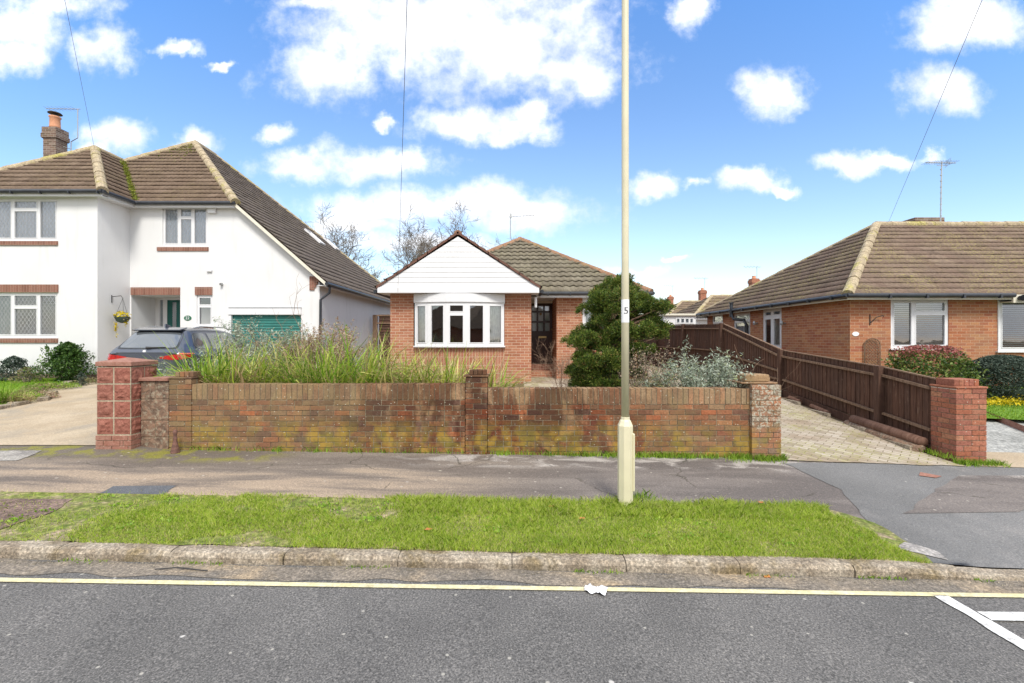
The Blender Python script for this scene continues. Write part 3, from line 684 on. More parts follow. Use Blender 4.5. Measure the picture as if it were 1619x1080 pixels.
Vt,Ft = blades(th[kk], .022, .0035, 1.8); o=npmesh('grass_thatch', Vt, Ft, MAT['straw']); meta(o,'dry straw coloured thatch scattered through the verge grass','grass',kind='stuff')
q=[]
for i in range(60):
    cx_,cy_=R.uniform(-4.6,3.2),R.uniform(3.9,4.7); 
    for j in range(26): x_,y_=cx_+R.gauss(0,.05),cy_+R.gauss(0,.03); q.append((x_,y_,G(x_,y_)+.018+R.random()*.01))
o=leaves('clover_leaves',q,.022,MAT['weed'],aspect=1.3,up=.1); meta(o,'small green clover and plantain leaves in the verge grass','weeds',kind='stuff')
V,Fq = blades(pts, hh, .0026, 1.1)
o = npmesh('verge_grass', V, Fq, MAT['grass']); meta(o, 'bright patchy green grass growing along the verge behind the kerb', 'grass', kind='stuff')
def lawn(name, poly, n, label, mat='lawn', h=.035, off=.05, w=.006):
    pts=[]; ys=[p[1] for p in poly]
    while len(pts)<n:
        y=R.uniform(min(ys)+.01,max(ys)-.01); a,b=xint(poly,y); x=R.uniform(a,b); pts.append((x,y,G(x,y)+off))
    V,Fq=blades(pts,h,w,.7); o=npmesh(name,V,Fq,MAT[mat]); meta(o,label,'grass',kind='stuff')
lawn('lawn_grass', [(-15.5,7.9),(-12.4,7.9),(-9.95,8.9),(-10.5,9.9),(-11.6,11.3),(-12.2,12.88),(-15.5,12.88)], 26000, 'mown green lawn in front of the white house')
lawn('lawn_grass', [(6.9,8.95),(12,8.1),(12,11.3),(6.6,11.3)], 14000, 'mown green lawn in front of the brick bungalow on the right', off=.09)
# weeds at wall foot, kerb foot, pillar foot
pts=[]
def tuft(cx_, cy_, rx, ry, n, gf=G):
    for _ in range(n): 
        x=R.gauss(cx_,rx*.5); y=cy_-abs(R.gauss(0,ry)); pts.append((x,y,gf(x,y)))
for (px,rx,n) in ((1165,.22,500),(1205,.25,1200),(1230,.1,400),(1045,.16,350),(1015,.15,260),(1090,.1,160),(1075,.2,260),(1120,.15,160),(960,.2,180),(930,.12,140),(905,.15,90),(800,.1,50),(500,.05,40),(440,.08,60),(560,.1,40),(790,.06,60),(870,.12,60)): tuft(XX(px,6.47),6.475,rx,.04 if n<500 else .08,int(n*.6))
for i in range(600): x=R.uniform(-4.6,3.6); pts.append((x,6.475-abs(R.gauss(0,.012)),G(x,6.47)))
for i in range(800): x=R.uniform(6.2,6.9); pts.append((x+.1,6.52-abs(R.gauss(0,.06)),G(x,6.4)))
for i in range(260): pts.append((R.gauss(6.28,.05),R.uniform(6.5,7.3),-.12))
for px,py,n in ((980,725,60),(1440,665,60),(1455,710,120),(1410,690,80),(1010,790,120)):
    q=gp(px,py)
    for i in range(n): x,y=q[0]+R.gauss(0,.08),q[1]+R.gauss(0,.04); pts.append((x,y,G(x,y)+.01))
V,Fq=blades(np.array(pts),.065,.004,1.0,.6); o=npmesh('weeds',V,Fq,MAT['weed']); meta(o,'green grassy weeds tufted along the foot of the brick garden wall','weeds',kind='stuff')
pts=[]
for i in range(1300):
    x=R.uniform(-5,4.2); 
    if noise.noise(Vector((x*2.2,0,4)))<.08: continue
    pts.append((x,3.635-abs(R.gauss(0,.02)),kz(x)-.08))
V,Fq=blades(np.array(pts),.018,.004,1.4,.6); o=npmesh('gutter_weeds',V,Fq,MAT['weed']); meta(o,'small flat weeds growing in the gutter below the kerb','weeds',kind='stuff')
# grit, fallen leaves and debris
mb=MB()
for i in range(900):
    x=R.uniform(-5,4.6); y=3.62-abs(R.gauss(0,.05)); s=R.uniform(.003,.010); z=kz(x)-.08
    mb.add([(x-s,y-s*.6,z),(x+s,y-s*.4,z),(x+s*.4,y+s,z),(x-s*.2,y+.1*s,z+s*.9)],[(0,1,3),(1,2,3),(2,0,3)])
o=mb.build('gutter_grit',MAT['bark']); meta(o,'loose grit, twigs and stones lying in the gutter','grit',kind='stuff')
def leaf_litter(name,x,y,z,s,rot,mat,label,cat):
    mb=MB(); k=9; ctr=(x,y,z+.012)
    ring=[(x+s*math.cos(t*2*math.pi/k+rot)*(1 if t%2 else .6)*1.3,y+s*math.sin(t*2*math.pi/k+rot)*(.8 if t%2 else .5),z+.004+.012*R.random()) for t in range(k)]
    mb.v=[ctr]+ring; mb.f=[(0,1+t,1+(t+1)%k) for t in range(k)]
    o=mb.build(name,MAT[mat],origin=(x,y,z)); sm=o.modifiers.new('s','SOLIDIFY'); sm.thickness=.0015; meta(o,label,cat)
q=gp(1213,902); leaf_litter('fallen_leaf',q[0],q[1],G(*q),.032,.3,'leafbr','orange brown fallen leaf lying in the gutter','leaf')
for px,py,lab in ((872,808,'curled pale brown leaf on the grass verge left of the lamp post'),(677,845,'dry beige leaf on the grass verge above the kerb in mid frame'),(921,827,'small rusty leaf in the grass between kerb and lamp post'),(1203,801,'dark red leaf at the back edge of the verge right of the lamp post')):
    q=gp(px,py); leaf_litter('fallen_leaf',q[0],q[1],G(*q)+.04,.03,R.random()*6,'leafbr',lab,'leaf')
# crumpled tissue
q=gp(942,936); n0=13; V=[];Fq=[]
for j in range(n0):
    for i in range(n0):
        u,v=i/(n0-1)*2-1,j/(n0-1)*2-1; rr=(1-.25*noise.noise(Vector((u*1.5,v*1.5,3))))
        V.append((q[0]+u*.07*rr+.02*v,q[1]+v*.042*rr-.018*u+.012*math.sin(u*5),G(*q)+.012+.045*abs(noise.noise(Vector((u*2.2,v*2.2,1))))))
for j in range(n0-1):
    for i in range(n0-1): a=j*n0+i; Fq.append((a,a+1,a+n0+1,a+n0))
o=npmesh('paper_tissue',V,Fq,MAT['paper'],origin=(q[0],q[1],G(*q))); meta(o,'crumpled white paper tissue lying on the yellow line','litter'); o.modifiers.new('s','SOLIDIFY').thickness=.001
q=gp(245,902); q2=gp(328,904); mb=MB(); mb.tube([(q[0],q[1],G(*q)+.01),((q[0]*.6+q2[0]*.4),q[1]+.012,G(*q)+.018),(q2[0],q2[1],G(*q2)+.008)],[.003,.005,.004],6)
meta(mb.build('stick',MAT['dmetal'],origin=(q[0],q[1],G(*q))),'thin dark stick lying in the gutter on the left','stick')
# ================================================================== GARDEN WALL
def bricks_ring(mb,x0,x1,y0,y1,z0,z1,cz0,row=.075,L=.225,g=.009,seed=0,ends=True,backs=True):
    rr=random.Random(seed); zc=cz0; j=0; T=.1025
    while zc-row>z0-.05:
        zt=zc-g/2; zb=zc-row+g/2
        def bx(a,b,c,d):
            q=rr.uniform(-.0025,.0025); e=rr.uniform(-.0015,.0015); mb.box(a,b,c+q,d,zb+e,zt+e)
        odd=j%2; deep=(y1-y0)>.26
        xa,xb=x0,x1
        if deep and odd: xa,xb=x0+T+.01,x1-T-.01
        for (ya,yb) in (((y0,y0+T),(y1-T,y1)) if backs else ((y0,y0+T),)):
            x=xa-(L*.5 if odd and not deep else 0)
            if deep and not odd: pass
            while x<xb-.01:
                a=max(xa,x); b=min(xb,x+L)
                if rr.random()<.10 and b-a>.2 and not deep: bx(a+g/2,(a+b)/2-g/2,ya,yb); bx((a+b)/2+g/2,b-g/2,ya,yb)
                else: bx(a+(g/2 if a>xa else 0),b-(g/2 if b<xb else 0),ya,yb)
                x+=L
        if deep:
            ya,yb=(y0,y1) if odd else (y0+T+.01,y1-T-.01); y=ya
            while y<yb-.01:
                b=min(yb,y+L)
                for (xa_,xb_) in ((x0,x0+T),(x1-T,x1)):
                    mb.box(xa_,xb_,y+(g/2 if y>ya else 0),b-(g/2 if b<yb else 0),zb,zt)
                y+=L
        zc-=row; j+=1
YF=6.48; TH=.22
gw=thing('brick_garden_wall',(XX(700,YF),YF,-.04),'long low weathered brick garden wall with upright coping bricks, grey lamp post in front','garden wall')
segs=[(XX(303,YF),XX(735,YF),.955),(XX(771,YF),XX(1187,YF),.893)]
br=MB(); mo=MB(); co=MB()
for k,(a,b,top) in enumerate(segs):
    bricks_ring(br,a,b,YF,YF+TH,-.16,top-.225,top-.225,seed=k+1)
    mo.box(a+.006,b-.006,YF+.007,YF+TH-.007,-.3,top-.012)
    x=a
    while x<b-.03:
        w=.0655; q=R.uniform(-.003,.003); zt=top+R.uniform(-.003,.003); co.box(x+.004,min(b,x+w+.004),YF-.002+q,YF+TH+.002,top-.22,zt); x+=.0752
br.build('brickwork',MAT['wallbrick'],gw,bevel=.003); mo.build('mortar',MAT['mortar'],gw); co.build('coping',MAT['copebrick'],gw,bevel=.003)
def pier(name,root,x0,x1,y0,y1,zb,zt,mat,cap=None,capmat='wallbrick',seed=5):
    b=MB(); bricks_ring(b,x0,x1,y0,y1,zb,zt,zt,seed=seed); p=b.build(name,MAT[mat],root,bevel=.003)
    MB().box(x0+.007,x1-.007,y0+.007,y1-.007,zb-.15,zt-.008).build('mortar',MAT['mortar'],p)
    return p
x0,x1=XX(736,YF),XX(770.5,YF)
pr=pier('pier',gw,x0,x1,YF-.02,YF+.24,-.16,1.055,'wallbrick',seed=11)
cp=MB(); cp.box(x0-.02,x1+.02,YF-.03,YF+.26,1.06,1.085)
for i in range(4): cp.box(x0+.05+i*.063,x0+.05+i*.063+.056,YF+.03,YF+.20,1.088,1.155)
cp.build('cap',MAT['copebrick'],pr,bevel=.005)
x0,x1=XX(268,YF),XX(303,YF)
pr=pier('pier',gw,x0,x1,YF-.01,YF+.24,-.1,1.03,'wallbrick',seed=12)
cp=MB(); cp.box(x0,x1+.01,YF-.02,YF+.25,1.034,1.055)
for i in range(4): cp.box(x0+.06+i*.066,x0+.06+i*.066+.058,YF+.03,YF+.20,1.058,1.128)
cp.build('cap',MAT['wallbrick'],pr,bevel=.005)
x0,x1=XX(1188.5,YF-.05),XX(1234.5,YF-.05)
pr=pier('pier',gw,x0,x1,YF-.06,YF+.38,-.24,.955,'lichbrick',seed=13)
cp=MB(); cp.box(x0-.13,x1-.02,YF-.02,YF+.42,.96,.985); cp.box(x0-.06,x1-.12,YF+.02,YF+.26,.988,1.09); cp.lathe((x1-.0,YF+.36,.96),[(.07,0),(.07,.05),(.05,.1),(.01,.115)],12)
cp.build('cap',MAT['copebrick'],pr,bevel=.012)
# right brick gate pier
rx0,rx1,ry0,ry1=XX(1512,6.54),XX(1560,6.54),6.54,6.90
rp=thing('brick_gate_pier',((rx0+rx1)/2,6.7,-.2),'square red brick pier at the near end of the brown fence','gate pier')
b=MB(); bricks_ring(b,rx0,rx1,ry0,ry1+.04,-.32,.885,.885,seed=21); b.build('brickwork',MAT['pierbrick'],rp,bevel=.003)
MB().box(rx0+.007,rx1-.007,ry0+.007,ry1+.033,-.45,.88).build('mortar',MAT['mortar'],rp)
cp=MB(); cp.box(rx0-.012,rx1+.012,ry0-.012,ry1+.05,.888,.915)
for i in range(5): cp.box(rx0+.02+i*.073,rx0+.02+i*.073+.068,ry0+.05,ry1-.02,.918,1.015)
cp.build('cap',MAT['pierbrick'],rp,bevel=.006)
# red block pillar, left
lx0,lx1,ly0,ly1=-5.76,-5.285,6.31,6.775
lp=thing('block_gate_pillar',((lx0+lx1)/2,(ly0+ly1)/2,.05),'square pillar of red rock-faced blocks with a flat pyramid cap','gate pillar')
bm_=MB(); rows=[(.27+.2355*i,.27+.2355*(i+1)) for i in range(4)]; 
def rocky_block(mb,o,u,w,h,dep):
    """rock faced panel with a raised, uneven face"""
    o=Vector(o); u=Vector(u); n=Vector((u.y,-u.x,0)); K=9; b0=len(mb.v); sd=R.uniform(0,99)
    for j in range(K):
        for i in range(K):
            a,c=i/(K-1),j/(K-1); e=min(a,1-a,c,1-c); hgt=0 if e==0 else (.002 if e<.13 else (.006+.012*max(0,.5+noise.noise(Vector((a*4.2+sd,c*4.2,sd)))+.5*noise.noise(Vector((a*9+sd,c*9,sd)))))*min(1,e*4))
            mb.v.append(tuple(o+u*(a*w)+Vector((0,0,c*h))+n*hgt))
    for j in range(K-1):
        for i in range(K-1): q=b0+j*K+i; mb.f.append((q,q+1,q+K+1,q+K))
for (z0,z1) in rows:
    for i in range(2):
        w=.2275; g=.009
        rocky_block(bm_,(lx0+g+i*(w+.01),ly0,z0+g),(1,0,0),w-g,z1-z0-g*2,0)
        rocky_block(bm_,(lx1,ly0+g+i*(w+.005),z0+g),(0,1,0),w-g,z1-z0-g*2,0)
        rocky_block(bm_,(lx0,ly1-g-i*(w+.005),z0+g),(0,-1,0),w-g,z1-z0-g*2,0)
bm_.build('block',MAT['redblock'],lp)
MB().box(lx0+.003,lx1-.003,ly0+.003,ly1-.003,-.1,1.212).build('mortar',MAT['mortar_pale'],lp)
b=MB(); bricks_ring(b,lx0-.008,lx1+.008,ly0-.008,ly1+.008,-.08,.265,.265,seed=31); b.build('base_bricks',MAT['redcap'],lp,bevel=.003)
cp=MB(); e=.012; z=1.222; cp.add([(lx0-e,ly0-e,z),(lx1+e,ly0-e,z),(lx1+e,ly1+e,z),(lx0-e,ly1+e,z),(lx0-e,ly0-e,z+.06),(lx1+e,ly0-e,z+.06),(lx1+e,ly1+e,z+.06),(lx0-e,ly1+e,z+.06),((lx0+lx1)/2,(ly0+ly1)/2,z+.115)],[(0,1,5,4),(1,2,6,5),(2,3,7,6),(3,0,4,7),(0,3,2,1),(4,5,8),(5,6,8),(6,7,8),(7,4,8)])
cp.build('cap',MAT['redcap'],lp,bevel=.006)
sx0,sx1=-5.27,XX(268,YF)-.005
sw=thing('stone_wall',((sx0+sx1)/2,6.55,.02),'short dark mossy stone wall with a red cap between pillar and brick wall','wall')
b=MB()
for i,(z0,z1) in enumerate(((-.15,.20),(.206,.44),(.446,.74),(.746,1.0))):
    if i%2: b.box(sx0,sx0+.2,6.46,6.7,z0,z1); b.box(sx0+.206,sx1,6.463,6.7,z0,z1)
    else: b.box(sx0,sx1,6.46,6.7,z0,z1)
b.build('block',MAT['oldstone'],sw,bevel=.01); MB().box(sx0+.01,sx1-.003,6.47,6.69,-.2,.99).build('mortar',MAT['mortar'],sw)
MB().box(sx0-.02,sx1+.01,6.43,6.73,1.004,1.05).build('cap',MAT['redcap'],sw,bevel=.006)
# rusty cone post
q=(XX(277,6.33),6.33); mb=MB(); mb.lathe((q[0],q[1],G(*q)-.01),[(.06,0),(.058,.02),(.036,.12),(.024,.2),(.03,.215),(.02,.23),(.022,.27),(.03,.29),(.026,.315),(.01,.33)],14)
meta(mb.build('stop_post',MAT['rust'],origin=(*q,G(*q)),smooth=True),'small rusty cone shaped iron post standing against the brick wall','post')
# ================================================================== LAMP POST
ly,lxp=4.755,XX(988.5,4.755); gz=G(lxp,ly)
lm=thing('lamp_post',(lxp,ly,gz),'tall cream painted metal street lamp post with a number label','lamp post')
mb=MB(); mb.lathe((lxp,ly,gz),[(.081,-.1),(.079,.84),(.058,.89),(.047,.905),(.046,.93)],8,.5); mb.build('base',MAT['cpost'],lm,bevel=.004)
mb=MB(); mb.lathe((lxp,ly,gz),[(.040,.93),(.038,2.6),(.036,5.2),(.034,6.6),(.034,6.7)],24); mb.build('shaft',MAT['cpost'],lm,smooth=True)
mb=MB(); mb.box(lxp+.068,lxp+.092,ly-.045,ly+.05,gz+.16,gz+.76); mb.build('access_door',MAT['cpost'],lm,bevel=.01)
zl=ZZ(492,ly); mb=MB(); mb.lathe((lxp,ly,zl),[(.0405,-.12),(.0405,.12)],24); mb.build('label',MAT['label'],lm,smooth=False)
t=text('numeral','5',.10,Matrix.Translation((0,0,0)),MAT['ink'],None)
for v in t.data.vertices:   # wrap round the shaft
    a=(v.co.x)/.041; rr=.0425; v.co=Vector((lxp+rr*math.sin(a),ly-rr*math.cos(a)-v.co.y*0,zl+.0+v.co.z))
t.parent=lm; t.data.transform(Matrix.Translation(-ORG[lm.name]))
mb=MB(); mb.tube([(lxp,ly,gz+6.7),(lxp,ly-.15,gz+6.95),(lxp,ly-.5,gz+7.05)],.03,10); mb.build('bracket',MAT['cpost'],lm)
mb=MB(); mb.box(lxp-.1,lxp+.1,ly-1.0,ly-.45,gz+6.98,gz+7.12); mb.build('lantern',MAT['metal'],lm,bevel=.03)
# ================================================================== BUNGALOW (centre)
bg=thing('brick_bungalow',(.3,13,.42),'small brick bungalow with white clad gable, bow window and dark front door','house')
YG,YM,YD=12.3,13.2,14.6; zg=.3
bx0,bx1=-3.29,.52; WX=3.65; zt=2.86
bw0,bw1=XX(654,12.3)-.0,XX(797.5,12.3)
w=MB(); Fm=FR((0,YG,0),(1,0,0))
wall(w,Fm,bx0,bx1,zg,zt,[(bw0,bw1,ZZ(548,12.3),zt-.02,.05)])
w.quad((bx0,YG,zg),(bx0,25,zg),(bx0,25,zt),(bx0,YG,zt)); w.quad((bx1,YG,zg),(bx1,YD,zg),(bx1,YD,zt),(bx1,YG,zt))
Fm2=FR((0,YM,0),(1,0,0)); px_=XX(880,YM); w20,w21=XX(921,YM),XX(921,YM)+1.25
wall(w,Fm2,px_,WX,zg,zt,[(w20,w21,ZZ(520,YM),zt-.03,.1)])
w.quad((px_,YM,zg),(px_,YD,zg),(px_,YD,zt),(px_,YM,zt)); w.quad((WX,YM,zg),(WX,25,zg),(WX,25,zt),(WX,YM,zt)); w.quad((bx0,25,zg),(WX,25,zg),(WX,25,zt),(bx0,25,zt))
w.quad((bx1,YD,zg),(px_,YD,zg),(px_,YD,.8),(bx1,YD,.8))
w.build('wall',MAT['brick_a'],bg)
# bow
bxs=[XX(p,Y) for p,Y in ((655.5,12.22),(677,12.04),(706,11.94),(737.5,11.94),(769,12.04),(797,12.22))]; bys=[12.24,12.05,11.94,11.94,12.05,12.24]
zs0,zs1=ZZ(547,12.05),ZZ(478,12.05)
bay=MB(); 
b2=MB()
for i in range(5):
    a,b=(bxs[i],bys[i]),(bxs[i+1],bys[i+1]); b2.quad((a[0],a[1]+.06,zg),(b[0],b[1]+.06,zg),(b[0],b[1]+.06,zs0-.02),(a[0],a[1]+.06,zs0-.02))
b2.build('bay_brickwork',MAT['soldier_orange'],bg)
def offring(d):  return [(x+(x-(bxs[0]+bxs[5])/2)*.0+(-d if i==0 else d if i==5 else 0)*.6,y-d) for i,(x,y) in enumerate(zip(bxs,bys))]
def slab(mb,d,z0,z1,back=12.31):
    r=offring(d); poly=[(x,y,z0) for x,y in r]+[(r[-1][0],back,z0),(r[0][0],back,z0)]; mb.prism(poly,(0,0,z1-z0))
s_=MB(); slab(s_,.05,zs0-.035,zs0-.002); s_.build('sill',MAT['upvc'],bg)
s_=MB(); slab(s_,.035,zs1+.002,2.80,12.28); s_.build('bay_fascia',MAT['upvc'],bg)
for i in range(5):
    A=Vector((bxs[i],bys[i],0)); B=Vector((bxs[i+1],bys[i+1],0)); L=(B-A).length; Fw=FR(A,(B-A)); 
    window(bg,Fw,0,L,zs0,zs1,[],{0:.74} if i==2 else None,d=.0,fw=.07,back=[(0,1,'curtain')] if i in (0,4) else None, backd=.10)
# dark room behind bay: floor/back wall
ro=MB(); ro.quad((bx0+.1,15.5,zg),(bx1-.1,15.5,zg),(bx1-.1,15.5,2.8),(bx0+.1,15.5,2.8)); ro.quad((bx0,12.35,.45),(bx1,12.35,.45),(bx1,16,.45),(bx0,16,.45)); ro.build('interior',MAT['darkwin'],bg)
window(bg,Fm2,w20,w21,ZZ(520,YM),zt-.03,[.5],d=-.03,fw=.07,sill='upvc',back=[(0,.3,'curtain')])
# clad gable
YC=11.95; gx0,gx1=XX(597,YC),XX(852.5,YC); gxm=XX(724,YC); gz0=ZZ(463,YC); gza=ZZ(374,YC)
g=MB(); fb=.14; hgt=gza-(gz0+fb); n=10
for i in range(n):
    a,b=i/n,(i+1)/n
    xl=lambda t:gx0+(gxm-gx0)*t; xr=lambda t:gx1+(gxm-gx1)*t; za,zb=gz0+fb+hgt*a,gz0+fb+hgt*b
    g.quad((xl(a),YC,za),(xr(a),YC,za),(xr(b),YC+.008,zb),(xl(b),YC+.008,zb)); g.quad((xl(b),YC,zb+.001),(xr(b),YC,zb+.001),(xr(b),YC+.011,zb),(xl(b),YC+.011,zb))
g.build('gable_cladding',MAT['clad'],bg)
f=MB(); f.box(gx0,gx1,YC-.02,YC+.0,gz0,gz0+fb); f.box(gx0,gx1,YC,12.6,gz0,gz0+.02); f.box(gx0,gx0+.02,YC,14,gz0+.02,gz0+fb); f.box(gx1-.02,gx1,YC,13.2,gz0+.02,gz0+fb); f.build('fascia',MAT['upvc'],bg)
ze=gz0+fb; zap=ZZ(370,YC); YB=15.6
vb=MB()
for s,xe in ((-1,gx0),(1,gx1)):
    a=Vector((xe+s*.03,YC-.03,ze-.03)); b=Vector((gxm,YC-.03,zap)); 
    nseg=8
    for i in range(nseg):
        p,q=a+(b-a)*(i/nseg),a+(b-a)*((i+1)/nseg+.01); vb.prism([p,q,q+Vector((0,0,.06)),p+Vector((0,0,.07))],(0,.12,0))
vb.build('verge_tiles',MAT['verge_br'],bg)
roof('roof',(gx0-.03,YB,ze),(gx0-.03,YC,ze),[(gx0-.03,YB,ze),(gx0-.03,YC,ze),(gxm,YC,zap),(gxm,YB,zap)],MAT['tile_m'],bg,.3,.3,.03,.045,seed=1)
roof('roof',(gx1+.03,YC,ze),(gx1+.03,YB,ze),[(gx1+.03,YC,ze),(gx1+.03,YB,ze),(gxm,YB,zap),(gxm,YC,zap)],MAT['tile_m'],bg,.3,.3,.03,.045,seed=2)
ex0,ex1,ey0,ey1,ez=-3.33,3.92,12.85,25.3,2.93; ax,ay,az=.286,16.46,5.20; ab=22.3
roof('roof',(ex0,ey0,ez),(ex1,ey0,ez),[(ex0,ey0,ez),(ex1,ey0,ez),(ax,ay,az)],MAT['tile_m'],bg,.33,.21,.035,.05,seed=3)
roof('roof',(ex1,ey0,ez),(ex1,ey1,ez),[(ex1,ey0,ez),(ex1,ey1,ez),(ax,ab,az),(ax,ay,az)],MAT['tile_m'],bg,.33,.21,.035,.05,seed=4)
roof('roof',(ex0,ey1,ez),(ex0,ey0,ez),[(ex0,ey1,ez),(ex0,ey0,ez),(ax,ay,az),(ax,ab,az)],MAT['tile_m'],bg,.33,.21,.035,.05,seed=5)
rc=MB(); ridge_chain(rc,(ex1,ey0,ez),(ax,ay,az),.11); ridge_chain(rc,(ex0+.5,ey0+.5,ez+.31),(ax,ay,az),.11); ridge_chain(rc,(ax,ay,az),(ax,ab,az),.11); ridge_chain(rc,(gxm,YC,zap+.02),(gxm,YB,zap+.02),.10); rc.build('ridge_tiles',MAT['ridge_br'],bg)
gt=MB(); gt.tube([(gx1+.06,ey0-.06,ez-.045),(ex1+.02,ey0-.06,ez-.045)],.052,10); gt.tube([(ex1+.05,ey0-.06,ez-.045),(ex1+.05,ey1,ez-.045)],.052,10)
gt.tube([(gx1+.08,YC+.05,ze-.1),(gx1+.08,13.0,ze-.1)],.05,10); gt.tube([(gx0-.08,YC+.05,ze-.1),(gx0-.08,22.0,ze-.1)],.05,10)
for i in range(5): gt.box(1.0+i*.62,1.03+i*.62,ey0-.12,ey0,ez-.11,ez-.02)
gt.build('gutter',MAT['blackpl'],bg)
f=MB(); f.box(gx1+.0,ex1,ey0-.004,ey0+.02,ez-.16,ez-.03); f.box(gx1,ex1,ey0+.02,YM,ez-.13,ez-.11); f.box(bx1,px_,YM,YD,ez-.12,ez-.10); f.box(ex1-.02,ex1,ey0+.02,ey1,ez-.16,ez-.03); f.box(ex0,ex0+.02,14,ey1,ez-.16,ez-.03); f.build('soffit',MAT['upvc'],bg)
f=MB(); f.tube([(bx1+.12,12.25,2.72),(bx1+.12,12.25,2.45)],.035,8); f.build('rainwater_pipe',MAT['upvc'],bg)
# door in the recess
dx0,dx1,dz0,dz1=.53,1.31,.83,2.74
f=MB(); f.box(dx0-.02,dx0,YD-.08,YD,dz0,dz1+.12); f.box(dx1,px_+.02,YD-.08,YD-.0,dz0,dz1+.12); f.box(dx0,dx1,YD-.08,YD,dz1,dz1+.12); f.build('door_frame',MAT['cream'],bg)
dr=MB(); Fd=FR((0,YD-.02,0),(1,0,0)); W=dx1-dx0; rz=[.52,.69,.86,.975]; panes=[]
st=.075; cw=(W-st*2)/3
for i in range(3):
    for j in range(3):
        a=dx0+st+cw*i+.03; b=dx0+st+cw*(i+1)-.03; c=dz0+(dz1-dz0)*rz[j]+.03; e=dz0+(dz1-dz0)*rz[j+1]-.03; panes.append((a,b,c,e))
wall(dr,Fd,dx0,dx1,dz0,dz1,panes,.03)
for (c,e) in ((.04,.19),(.22,.44)):
    dr.box(dx0+st,dx1-st,0,.012,dz0+(dz1-dz0)*c,dz0+(dz1-dz0)*e,Fd)
do=dr.build('door',MAT['doorwood'],bg); gg=MB()
for a,b,c,e in panes: gg.quad((a,-.02,c),(b,-.02,c),(b,-.02,e),(a,-.02,e),Fd)
gg.build('pane',MAT['glass'],do); nb=MB(); nb.quad((dx0,-.036,dz0+.9),(dx1,-.036,dz0+.9),(dx1,-.036,dz1),(dx0,-.036,dz1),Fd); nb.build('lit_hall_standin',MAT['net'],do)  # pale sheet added close behind the panes, standing in for a lit hall
MB().box(.85,1.1,0,.02,dz0+.80,dz0+.86,Fd).build('letter_plate',MAT['brass'],do); MB().tube([(.92,YD-.06,dz0+1.53),(.92,YD-.06,dz0+1.60)],.03,8).build('knocker',MAT['brass'],do); MB().tube([(1.26,YD-.04,dz0+1.08),(1.30,YD-.1,dz0+1.08)],.02,8).build('handle',MAT['brass'],do)
sp=MB(); sp.box(bx1,px_,YD-.35,YD-.08,.3,.83-.02); sp.build('step',MAT['soldier_brown'],bg); sp=MB(); sp.box(bx1,px_+.1,YD-.75,YD-.35,.3,.62); sp.build('step',MAT['brick_a'],bg)
ae=MB(); q=P(807,378,16.7); ae.tube([q,(q[0],16.7,ZZ(341,16.7))],.018,6); zz=ZZ(342,16.7); ae.tube([(q[0]-.05,16.7,zz-.02),(XX(850,16.7),16.7,zz+.05)],.01,6)
for i in range(7): x=q[0]+.12+i*.12; ae.tube([(x,16.55-.0*i,zz),(x,16.85,zz+.02)],.006,4); 
ae.box(q[0]-.03,q[0]+.05,16.66,16.74,zz-.06,zz+.1); ae.build('television_aerial',MAT['metal'],bg)
# ================================================================== LEFT HOUSE
lh=thing('white_rendered_house',(-11,14,.35),'large white rendered two storey house with brown tiled roofs and leaded windows','house')
Y1,Y2=12.9,14.0; XC=-11.75; ze=5.75; zb=.3
Fa=FR((0,Y1,0),(1,0,0)); Fb=FR((0,Y2,0),(1,0,0))
wt=(XX(-75,Y1),XX(91,Y1),ZZ(380,Y1),ZZ(314,Y1)); wl=(XX(-75,Y1),XX(91,Y1),ZZ(533,Y1),ZZ(463,Y1))
w=MB(); wall(w,Fa,-19,XC,.62,ze-.05,[wt,wl],.1)
Fs=FR((XC,0,0),(0,1,0)); wall(w,Fs,Y1,Y2,.62,ze-.05)
uw=(XX(257,Y2),XX(328.5,Y2),ZZ(388,Y2),ZZ(327,Y2)); po=(XX(207.5,Y2),XX(285,Y2),zb,ZZ(467,Y2),.95); sw_=(XX(311,Y2),XX(336,Y2),ZZ(516,Y2),ZZ(467,Y2))
wall(w,Fb,XC,-8.7,zb,ze-.05,[uw,po,sw_],.1)
gd=(XX(366,Y2),XX(476,Y2),zb+.05,ZZ(498,Y2))
wall(w,Fb,-8.7,-5.92,zb,3.45,[gd],.08)
w.poly([(-8.7,0,3.45),(-5.92,0,3.45),(-5.92,0,3.50),(-8.45,0,5.74),(-8.7,0,5.74)],Fb)
w.quad((-5.92,Y2,zb),(-5.92,25.3,zb),(-5.92,25.3,3.5),(-5.92,Y2,3.5)); w.quad((-19,25.3,zb),(-5.92,25.3,zb),(-5.92,25.3,3.5),(-19,25.3,3.5)); w.quad((-19,Y1,zb),(-19,25.3,zb),(-19,25.3,ze),(-19,Y1,ze))
pb=Y2+.95; w.quad((po[0],pb,zb),(XX(252,pb),pb,zb),(XX(252,pb),pb,po[3]),(po[0],pb,po[3]))
w.build('wall',MAT['render'],lh)
pl=MB(); pl.box(-19,XC+.02,Y1-.02,Y1+.1,.2,.62); pl.box(XC,XC+.02,Y1+.1,Y2,.2,.62); pl.build('plinth',MAT['brick_c'],lh)
for (a,b,c,d_,nm) in ((wt[0]-.05,wt[1]+.02,ZZ(388,Y1),ZZ(381.5,Y1),'brick_sill'),(wl[0]-.05,wl[1]+.02,ZZ(542,Y1),ZZ(535,Y1),'brick_sill'),(wl[0],wl[1]+.03,ZZ(462.5,Y1),ZZ(450,Y1),'brick_lintel')):
    MB().box(a,b,-.03,.035,c,d_,Fa).build(nm,MAT['soldier_brown'],lh)
